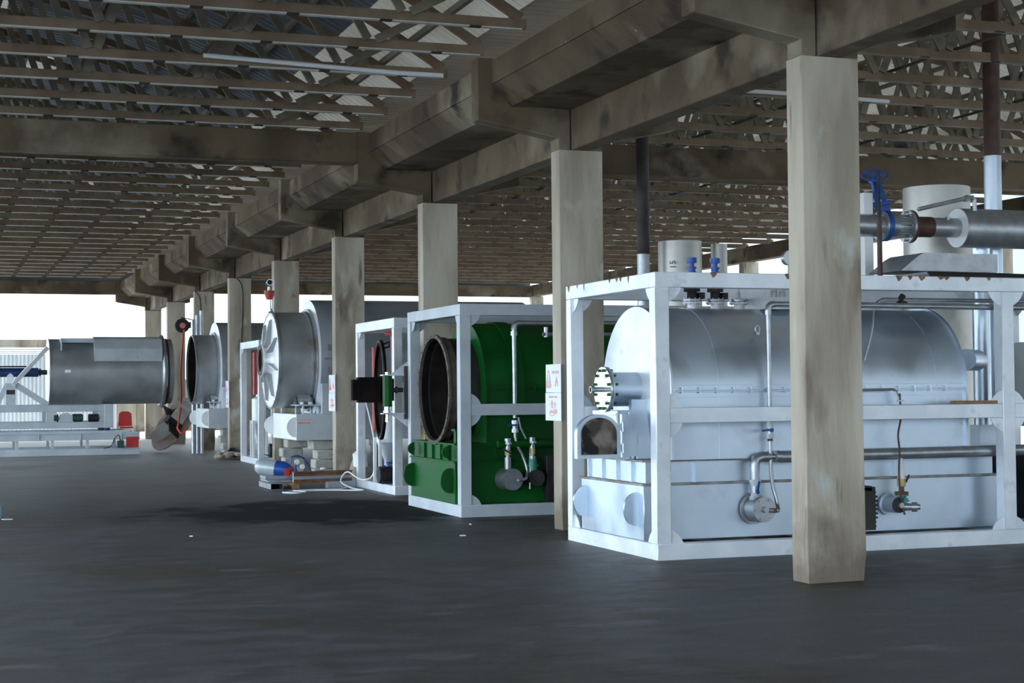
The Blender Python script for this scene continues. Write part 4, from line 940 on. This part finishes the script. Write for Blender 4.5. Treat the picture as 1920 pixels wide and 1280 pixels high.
m = MB(); m.lathe((6.36,32.56,3.92), (0,-1,0), [(.05,0),(.068,0),(.068,.02),(.05,.02)], 18, True); m.cyl((6.37,32.7,3.76), (6.37,32.68,3.86), .025, n=8); m.build('lamp_ring', 'bright_steel', t)
# block piers
def pier(lab_base, x, y, zt, n, w=.5, d=.42, seed=1, grp='concrete blocks under the drum'):
    rq = random.Random(seed); h = zt/n
    nm = ['bottom','second from the bottom','third from the bottom','fourth from the bottom','topmost']
    for k in range(n):
        dx, dy = rq.uniform(-.06,.06), rq.uniform(-.04,.04)
        m = MB(); m.box((x-w/2+dx,y-d/2+dy,h*k), (x+w/2+dx,y+d/2+dy,h*(k+1)-.004))
        which = 'topmost' if k == n-1 else nm[k]
        tag(m.build('concrete_block', 'block', bevel=.02), '%s block of the %s' % (which, lab_base), 'block', grp)
pier('front block pier under the spoked drum', 7.45, 32.1, .755, 4, .62, .45, 3)
pier('second block pier under the spoked drum', 7.0, 33.4, .755, 4, .42, .42, 4)
pier('block pier under the far open drum', 7.42, 43.7, .755, 4, .40, .4, 6)
pier('rear block pier of the spoked drum', 12.6, 33.0, .755, 4, .5, .5, 8)
pier('rear block pier of the far open drum', 11.8, 44.4, .755, 4, .5, .5, 9)
tag(MB().box((7.1,31.8,.755), (7.8,32.4,.759)).build('cardboard_shim', 'wood'), 'thin brown shim on the block pier below the spoked drum', 'shim')
# grey vent ducts behind the far drum
t = thing('vent_duct', 'three vertical galvanised ducts above the far open drum', 'duct', (6.98,46.3,0))
for k in range(3): MB().cyl((6.86+.12*k,46.3,0), (6.86+.12*k,46.3,3.75+.13*k), .05, n=14).build('duct_pipe', 'galvanised', t)
# water bottle on the base box
t = thing('water_bottle', 'clear plastic water bottle standing on the base box of the spoked drum', 'bottle', (7.28,31.95,1.47))
m = MB(); m.lathe((7.36,31.84,1.465), (0,0,1), [(0,0),(.05,0),(.055,.02),(.052,.12),(.055,.2),(.03,.27),(.018,.30)], 16); m.build('bottle_body', 'clear_plastic', t)
m = MB(); m.cyl((7.36,31.84,1.765), (7.36,31.84,1.79), .02, n=12); m.build('cap', 'blue_paint', t)

# ================================================================== signs on the columns
def signpair(lab, i, z0=1.345, detail=True):
    s = S0+BAY*i; x = COLX0-.02
    for j, (za, zb, kind) in enumerate(((z0+.35, z0+.70, 'fire'), (z0, z0+.345, 'glove'))):
        ya, yb = s-.05+(-.0 if j else .0), s+.47+(.02 if j else 0)
        yc = (ya+yb)/2
        t = thing('warning_sign', ('upper white triangle and flame sign ' if kind == 'fire' else 'lower white helmet and glove sign ')+lab, 'sign', (x, yc, za), 'white pictogram signs')
        MB().box((x-.004,ya,za), (x+.004,yb,zb)).build('board', 'sign_white', t)
        X = x-.0055
        col = 'sign_pink' if detail else 'sign_red'
        m = MB()
        def poly(pts, dx=0): m.prism([(yb-(yb-ya)*u, za+(zb-za)*v) for u, v in pts], 'x', X-dx, X+.001)
        if kind == 'fire':
            poly([(.02,.18),(.10,.15),(.32,.16),(.38,.20),(.36,.30),(.24,.74),(.18,.82),(.12,.74),(.03,.30)])
            poly([(.60,.22),(.64,.38),(.70,.55),(.72,.60),(.75,.50),(.82,.36),(.80,.22),(.76,.22),(.74,.34),(.70,.34),(.67,.20)])
            m.build('pictogram', col, t)
            m = MB(); poly([(.155,.28),(.21,.28),(.21,.34),(.155,.34)], .002); poly([(.16,.38),(.205,.38),(.215,.66),(.18,.72),(.15,.66)], .002); m.build('exclamation_mark', 'sign_white', t)
            if detail: tt = text('FIRE PLACE', 'lettering', 'sign_pink', t, (X-.001, yb-(yb-ya)*.66, za+(zb-za)*.71), .05, (0,0,0), 1.0)
        else:
            poly([(.34,.55),(.34,.62),(.40,.72),(.42,.76),(.46,.72),(.52,.62),(.52,.55)])
            poly([(.56,.55),(.57,.62),(.60,.70),(.64,.66),(.68,.60),(.68,.55)])
            poly([(.36,.53),(.50,.53),(.48,.46),(.43,.42),(.39,.46)]); poly([(.56,.53),(.67,.53),(.65,.48),(.62,.45),(.58,.48)])
            poly([(.26,.24),(.28,.34),(.34,.40),(.36,.33),(.38,.40),(.44,.34),(.50,.40),(.52,.33),(.58,.38),(.60,.24),(.56,.18),(.42,.16),(.30,.18)])
            poly([(.62,.24),(.60,.34),(.54,.42),(.60,.44),(.66,.40),(.70,.44),(.76,.36),(.76,.25)])
            m.build('pictogram', col, t)
            m = MB(); poly([(.33,.20),(.52,.20),(.52,.27),(.33,.27)], .002); m.build('cuff', 'sign_white', t)
            if detail: tt = text('USE SAFETY GEAR', 'lettering', 'sign_pink', t, (X-.001, yb-(yb-ya)*.50, za+(zb-za)*.85), .036, (0,0,0), 1.0)
        if detail: tt.rotation_euler = (PI/2, 0, -PI/2)
signpair('on the second nearest column beside the green machine', 1)
signpair('on the column in front of the spoked drum', 3, 1.34, False)
signpair('on the column right of the far open drum', 5, 1.31, False)

# switch boxes and black cables on the columns
def outlet(i, lab, x=None):
    s = S0+BAY*i; t = thing('switch_box', lab, 'switch box', (7.5, s-.03, 1.75), 'white switch boxes on the columns')
    x = 7.50 if x is None else x
    MB().box((x-.05,s-.05,1.72), (x+.05,s-.001,2.06)).build('box', 'white_paint', t)
    m = MB(); m.tube(smooth([(x,s-.02,2.06),(x+.01,s-.02,3.0),(x+.05,s-.02,4.0),(x+.02,s-.02,4.5),(x-.13,s-.02,4.72)], 5), .012, 6); m.build('cable', 'black_metal', t)
outlet(5, 'white switch box with a black cable on the sixth column', 7.60); outlet(6, 'white switch box on the seventh column, left of the far open drum', 7.42)

# ================================================================== hose reel
t = thing('hose_reel', 'black and red hose reel beside the seventh column, with an orange hose hanging down', 'hose reel', (6.94,48.9,3.3))
m = MB(); m.lathe((6.94,49.02,3.69), (0,-1,0), [(.0,0),(.21,0),(.21,.03),(.15,.05),(.15,.10),(.21,.12),(.21,.15),(0,.15)], 28); m.build('drum', 'black_metal', t)
m = MB(); m.cyl((6.94,48.87,3.69), (6.94,48.84,3.69), .085, n=18); m.build('hub', 'sign_red', t)
m = MB(); m.box((7.08,48.9,3.62), (7.28,49.06,3.80)); m.beam((6.9,48.95,3.93), (7.28,48.95,3.86), .04, .03); m.beam((6.94,48.96,3.69), (7.2,48.96,3.70), .05, .05); m.build('bracket', 'black_metal', t)
m = MB(); m.tube(smooth([(6.98,48.8,3.55),(6.90,48.5,3.3),(6.82,48.4,2.27),(6.77,47.9,1.56),(6.58,47.2,.85),(6.52,46.95,.70),(6.62,46.9,.56),(6.74,46.95,.64),(6.78,47.2,.72)], 8), .03, 10); m.build('hose', 'orange_hose', t)
mat('teal_dark', (.015,.05,.04), (.02,.07,.05), 4, .5)
# ================================================================== carriage with horizontal drum (left)
t = thing('rail_track', 'long low grey steel rail track on the floor at the left, under the carriage', 'track', (3,47,0))
for yy, nm in ((46.4,'near_rail'), (48.4,'far_rail')):
    m = MB(); m.box((-1.0,yy,0), (5.4,yy+.12,.20)); m.build('bottom_beam', 'light_grey_paint', t, bevel=.01)
    m = MB(); m.box((-1.0,yy,.42), (5.4,yy+.15,.62)); m.box((-1.0,yy-.04,.60), (5.4,yy+.18,.63)); m.box((-1.0,yy-.03,.42), (5.4,yy+.18,.44)); m.box((-1.0,yy+.03,.63), (5.15,yy+.09,.68))
    for k in range(6): m.box((-.6+1.1*k,yy-.03,.44), (-.585+1.1*k,yy,.60))
    m.build('top_beam', 'light_grey_paint', t)
    for k in range(7):
        xx = -.7+.93*k*1.0
        MB().box((xx,yy+.02,.20), (xx+.08,yy+.12,.42)).build('stub_post', 'light_grey_paint', t)
c = thing('drum_carriage', 'grey steel carriage frame carrying the big horizontal drum at the left', 'carriage', (3,47.4,.68))
for yy in (46.45, 48.35):
    MB().box((-1.0,yy,1.21), (4.62, yy+.16, 1.40)).build( 'upper_beam', 'light_grey_paint', c, bevel=.01)
    MB().box((-1.0,yy,.755), (4.62, yy+.16, .93)).build( 'lower_beam', 'light_grey_paint', c, bevel=.01)
    for xx in (2.9, 4.30, .4): MB().box((xx, yy+.01, .93), (xx+.28, yy+.15, 1.21)).build( 'upright', 'light_grey_paint', c)
MB().box((4.45,46.44,.755), (4.68, 48.52, 1.41)).build( 'end_member', 'light_grey_paint', c, bevel=.01)
m = MB(); m.box((1.85,46.5,1.37), (2.1,46.7,2.0)); m.beam((2.05,46.6,2.0), (2.95,46.6,1.40), .14, .16); m.beam((1.9,46.6,2.0), (1.6,46.6,1.4), .14, .14); m.build('support_tower', 'light_grey_paint', c)
m = MB(); m.prism([(1.85,2.0),(1.88,2.2),(1.96,2.28),(2.04,2.2),(2.07,2.0)], 'y', 46.48, 46.52); m.cyl((1.96,46.46,2.18), (1.96,46.6,2.18), .08, n=14); m.build('trunnion', 'frame_paint', c)
MB().beam((2.03,46.45,1.97), (2.95,46.75,2.98), .08, .11).build('diagonal_strut', 'white_paint', c)
MB().box((1.86,46.49,1.70), (2.08,46.50,1.82)).build('dark_plate', 'soot_pipe', c)
for xx, mm in ((4.36, 'black_metal'), (4.52, 'dark_blue_paint')):
    m = MB(); m.lathe((xx,46.47,.735), (0,1,0), [(0,0),(.07,0),(.085,.01),(.085,.07),(.07,.08),(0,.08)], 18); m.box((xx-.05,46.48,.74), (xx+.05,46.54,.80)); m.build('wheel', mm, c)
h = thing('hydraulic_cylinder', 'dark blue hydraulic cylinder left of the big horizontal drum', 'cylinder', (1.9,46.9,2.1))
m = MB(); m.cyl((-.8,46.9,2.30), (2.72,46.9,2.30), .125, n=20); m.build('barrel', 'dark_blue_paint', h)
m = MB(); m.cyl((2.72,46.9,2.30), (2.95,46.9,2.30), .07, n=12); m.cyl((2.74,46.9,2.30), (2.78,46.9,2.30), .11, n=12); m.build('rod', 'black_metal', h)
m = MB(); m.tube([(1.0,46.8,2.46),(2.45,46.8,2.46),(2.52,46.8,2.42)], .02, 8); m.build('oil_line', 'black_metal', h)
d = thing('horizontal_drum', 'big horizontal grey steel drum lying on the carriage at the left', 'drum', (4.6,47.5,1.4))
cyd, czd, rd = 47.5, 2.32, .92
m = MB(); m.lathe((3.02,cyd,czd), (1,0,0), [(0,0),(rd,0),(rd,3.1),(0,3.1)], 64); m.build('drum_shell', 'drum_steel', d)
m = MB(); m.lathe((3.02,cyd,czd), (-1,0,0), [(0,0),(rd+.03,0),(rd+.03,.02),(0,.02)], 64); m.build('end_plate', 'frame_paint', d)
m = MB(); m.lathe((6.06,cyd,czd), (1,0,0), [(rd-.02,0),(rd+.06,0),(rd+.12,.05),(rd+.12,.10),(rd+.05,.13),(rd-.02,.13)], 64, True); m.build('collar', 'galvanised', d)
m = MB(); m.lathe((6.21,cyd,czd), (1,0,0), [(rd-.05,0),(rd+.02,0),(rd+.02,.05),(rd-.05,.05)], 64, True); m.build('gasket', 'dark_rust', d)
m = MB(); m.lathe((6.27,cyd,czd), (1,0,0), [(rd-.15,0),(rd-.0,0),(rd-.0,.12),(rd-.15,.12)], 64, True); m.build('front_ring', 'drum_steel', d)
m = MB(); m.prism([(46.56,2.60),(46.54,2.95),(46.75,3.22),(47.3,3.30),(47.3,3.1),(46.7,2.6)], 'x', 4.20, 6.05); m.build('side_hood', 'light_grey_paint', d)
m = MB(); m.box((3.30,46.70,3.12), (4.20,47.4,3.24)); m.box((3.30,46.62,2.9), (3.33,46.75,3.2)); m.build('top_sheet', 'light_grey_paint', d)
m = MB(); m.box((3.4,46.57,2.29), (5.5,46.60,2.36)); m.build('side_strip', 'drum_steel', d)
m = MB(); m.box((3.4,46.565,2.285), (3.56,46.57,2.365)); m.build('label_plate', 'sign_white', d)
mt = thing('drive_motor', 'grey gearbox with dark green motor on the carriage beam under the drum', 'motor', (3.5,46.6,1.0))
m = MB(); m.prism([(3.22,.93)]+[(3.42-.20*math.cos(PI*i/12), 1.02+.16*math.sin(PI*i/12)) for i in range(13)] + [(3.62, .93)], 'y', 46.46, 46.60); m.build('gearbox', 'light_grey_paint', mt)
m = MB(); m.cyl((3.10,46.53,1.04), (3.22,46.53,1.04), .11, n=16); m.build('motor_body', 'teal_dark', mt); m = MB(); m.cyl((3.60,46.53,1.04), (3.85,46.53,1.04), .11, n=16); m.cyl((3.85,46.53,1.04), (3.88,46.53,1.04), .09, n=16); m.build('motor_end', 'teal_dark', mt)
tag(MB().cyl( (4.02, 46.53, 1.035), (4.30,46.53,1.035), .105, n=16).build('small_motor', 'black_metal'), 'small dark motor right of the gearbox on the carriage', 'motor')
tag(MB().box((5.02,46.28,.21), (5.36,46.32,.50)).build('red_box', 'red_paint') , 'square red panel at the right end of the rail track', 'panel')
tag(MB().box((4.78,46.24,.20), (4.96,46.36,.40)).build('green_box', 'teal_dark') , 'small dark green box left of the red panel', 'box')
tag(MB().tube(smooth([(4.86,46.3,.40),(4.82,46.3,.55),(4.7,46.25,.45),(4.6,46.2,.25),(4.4,46.15,.2)], 6), .012, 6).build('black_cable', 'black_metal'), 'thin black cable by the small green box on the rail track', 'cable')

# conical dish with blades
t = thing('blade_dish', 'brown steel dish with welded blades tipped on its edge below the hose', 'dish', (6.6,48.0,0))
cd_ = Vector((6.56, 47.9, .80)); nd = Vector((-.76,-.32,.56)).normalized()
m = MB(); m.lathe(cd_, nd, [(0,-.22),(.45,-.14),(.86,.02),(.90,.03),(.90,.0),(.86,-.02),(.45,-.18),(0,-.26)], 48); m.build('dish', 'dish_brown', t)
a = nd.orthogonal().normalized(); b = nd.cross(a)
for k in range(4):
    q = .35+k*PI/2; e1 = a*math.cos(q)+b*math.sin(q); sd = nd.cross(e1)*.012
    pts = [cd_+e1*.05-nd*.2, cd_+e1*.84, cd_+e1*.72+nd*.34, cd_+e1*.05+nd*.25]
    m = MB(); m.add([p_-sd for p_ in pts]+[p_+sd for p_ in pts], [(3,2,1,0),(4,5,6,7),(0,1,5,4),(1,2,6,5),(2,3,7,6),(3,0,4,7)]); m.build('blade', 'blade_grey' if k % 2 else 'soot_pipe', t)
m = MB(); m.cyl(cd_-nd*.2, cd_+nd*.3, .13, n=16); m.build('hub', 'soot_pipe', t)
tag(MB().box((7.0,48.2,1.53), (7.5,48.21,1.58)).build('barrier_tape', 'sign_red'), 'strip of red and white barrier tape behind the hose', 'tape')

# red chair
t = thing('plastic_chair', 'red plastic chair standing in front of the white corrugated wall', 'chair', (6.35,58.3,0))
cx0, cy0 = 6.30, 58.2
m = MB(); m.box((cx0-.24,cy0-.24,.48), (cx0+.24,cy0+.22,.53)); m.build('seat', 'red_paint', t, bevel=.02)
m = MB(); m.prism([(cx0-.24,.55),(cx0+.24,.55),(cx0+.22,.98),(cx0+.12,1.06),(cx0-.12,1.06),(cx0-.22,.98)], 'y', cy0+.20, cy0+.24); m.build('backrest', 'red_paint', t, bevel=.01)
for dx in (-.2,.2):
    for dy in (-.2,.2): MB().cyl((cx0+dx*1.1,cy0+dy*1.1,0), (cx0+dx,cy0+dy,.48), .014, n=8).build('leg', 'galvanised', t)

# ================================================================== clutter on the floor
t = thing('gas_cylinder', 'pale grey gas cylinder with a blue collar lying near the block piers', 'gas cylinder', (6.0,30.3,0.28))
p0, p1 = Vector((5.62,29.9,.36)), Vector((6.12,29.62,.29))
dd = (p1-p0).normalized()
m = MB(); m.lathe(p0, dd, [(0,-.06),(.10,-.04),(.145,.02),(.15,.06),(.15,.36)], 24); m.build('body', 'cyl_grey', t)
m = MB(); m.lathe(p0, dd, [(.151,.34),(.151,.50),(.10,.60)], 24); m.build('blue_band', 'blue_paint', t)
m = MB(); m.lathe(p0, dd, [(.10,.59),(.05,.66),(0,.67)], 24); m.box(tuple(p0+dd*.5+Vector((-.04,-.16,-.10))), tuple(p0+dd*.5+Vector((.06,-.14,.02)))); m.build('neck', 'red_paint', t)
pv = p0+dd*.70
m = MB(); m.ball(pv, .05); m.cyl(pv-Vector((0,0,.10)), pv+Vector((0,0,.10)), .028, n=10); m.beam(pv+Vector((0,0,-.02)), pv+Vector((.10,0,-.10)), .05, .06); m.build('regulator', 'blue_paint', t)
for dx, dz in ((.02,.17), (.12,.08)): MB().cyl(pv+Vector((dx,-.05,dz)), pv+Vector((dx,-.09,dz)), .045, n=16).build('gauge', 'white_plastic', t)
m = MB(); m.tube(smooth([pv+Vector((-.08,0,.12)), pv+Vector((-.06,0,.24)), pv+Vector((.04,0,.28)), pv+Vector((.16,0,.22)), pv+Vector((.26,0,.08)), pv+Vector((.32,0,-.08))], 6), .012, 8); m.build('blue_hose', 'blue_paint', t)
t = thing('square_tube', 'open-ended galvanised rectangular tube lying on the floor in front of the gas cylinder', 'tube', (5.75,29.0,0))
m = MB(); xa, ya, w_, h_, L_ = 5.58, 28.55, .22, .115, 1.1
for a, b in (((xa,ya,0),(xa+w_,ya+L_,.008)), ((xa,ya,h_-.008),(xa+w_,ya+L_,h_)), ((xa,ya,0),(xa+.008,ya+L_,h_)), ((xa+w_-.008,ya,0),(xa+w_,ya+L_,h_))): m.box(a, b)
m.build('tube_wall', 'galvanised', t)
MB().box((xa+.008,ya+.3,.008), (xa+w_-.008,ya+.31,h_-.008)).build('bore_shade', 'dark_inside', t)  # dark sheet across the inside, standing in for the shade in the tube
tag(MB().box((5.62,29.0,.116), (6.25,29.75,.14)).build('steel_plate', 'galvanised'), 'flat galvanised plate carrying the gas cylinder', 'plate')
tag(MB().box((5.66,29.45,.141), (6.28,29.98,.20)).build('steel_channel', 'galvanised'), 'short galvanised channel lying on the flat plate below the gas cylinder', 'channel')
t = thing('steel_beam', 'rusty steel beam lying on the floor beside the gas cylinder', 'beam', (6.8,28.5,0))
def lyingI(m, a, b, h, w):
    a, b = Vector(a), Vector(b); d_ = (b-a).normalized(); up = Vector((0,0,1)); sd = d_.cross(up)
    m.beam(a+up*(h-.01), b+up*(h-.01), w, .02); m.beam(a+up*.01, b+up*.01, w, .02)
m = MB(); lyingI(m, (6.02,28.75,.10), (7.12,28.92,.10), .20, .16); m.beam((6.02,28.70,.25), (7.12,28.87,.25), .014, .055); m.beam((6.02,28.70,.135), (7.12,28.87,.135), .014, .055); m.build('rusty_flanges', 'rust', t)
m = MB(); m.beam((6.02,28.75,.20), (7.12,28.92,.20), .03, .17); m.build('web', 'silver_casing', t)
tag(MB().beam((6.62,28.7,.06), (7.14,28.8,.06), .14, .115).build('grey_bar', 'silver_casing'), 'grey steel bar under the right end of the rusty beam', 'bar')
tag(MB().box((5.98,28.62,0), (6.12,28.98,.095)).build('wood_block', 'wood', bevel=.01), 'wooden block under the left end of the rusty beam', 'block')
t = thing('paper_bag', 'tan paper sack with white plastic on it, left of the narrow white frame', 'bag', (7.55,30.1,0))
m = MB(); m.lathe((7.55, 30.1, 0), (0,0,1), [(0,0),(.17,0),(.20,.1),(.15,.32),(.11,.44),(0,.46)], 14); m.build('sack', 'tan_bag', t)
m = MB(); m.lathe((7.57, 30.05, .30), (0,0,1), [(.145,0),(.13,.15),(.14,.24),(.09,.29),(0,.30)], 12); m.build('plastic_wrap', 'white_plastic', t)
tag(MB().ball((6.62,29.0,.335), .045, 10, (1.3,1,.7)).build('crumpled_cup', 'white_plastic'), 'small crumpled white cup on the rusty beam', 'cup')
# heap of rags and cable by the sixth column
rg = random.Random(2); m = MB()
for k in range(26):
    x, y = 7.15+rg.uniform(-.35,.45), 41.9+rg.uniform(-.6,.5)
    m.ball((x,y,.05+rg.uniform(0,.12)), rg.uniform(.05,.13), 8, (1.4,1.2,.6))
tag(m.build('rag_heap', 'tan_bag'), 'heap of rags and rubbish at the foot of the sixth column', 'rubbish heap')
t = MB()
for k in range(4): t.tube(smooth([(7.1+.1*k,41.5,.05),(7.3,41.3+.05*k,.22),(7.5,41.6,.12),(7.2,41.9,.20+.03*k),(6.95,41.6,.04)], 5), .016, 6)
tag(t.build('tangled_cable', 'black_metal'), 'tangle of black cable on the rag heap at the sixth column', 'cable')
t = thing('plastic_canister', 'pale blue plastic canister just entering the picture at the left edge', 'canister', (.80, 23.9, 0))
m = MB(); m.lathe((.80, 23.9, 0), (0, 0, 1), [(0, 0), (.10, 0), (.105, .02), (.105, .17), (.07, .21), (0, .22)], 20); m.build('canister_body', 'canister_blue', t)
m = MB(); m.cyl((.80, 23.9, .22), (.80, 23.9, .25), .03, n=12); m.build('cap', 'blue_paint', t)
m = MB(); m.prism([(.90, 23.62), (1.02, 23.60), (1.04, 23.66), (.95, 23.72), (.88, 23.69)], 'z', .001, .008)
tag(m.build('paper_scrap', 'white_plastic'), 'scrap of white litter on the floor beside the pale blue canister', 'litter')
for x, y, dx, w in ((2.9, 19.9, .04, 'left'), (5.9, 18.6, .07, 'middle'), (6.5, 20.1, .03, 'right')):
    m = MB(); m.prism([(x, y), (x+dx, y-.01), (x+dx, y+.03), (x+.01, y+.04)], 'z', .001, .012)
    tag(m.build('litter_chip', 'white_plastic'), 'tiny pale litter chip on the dark floor, %s of the three' % w, 'litter', 'litter chips')
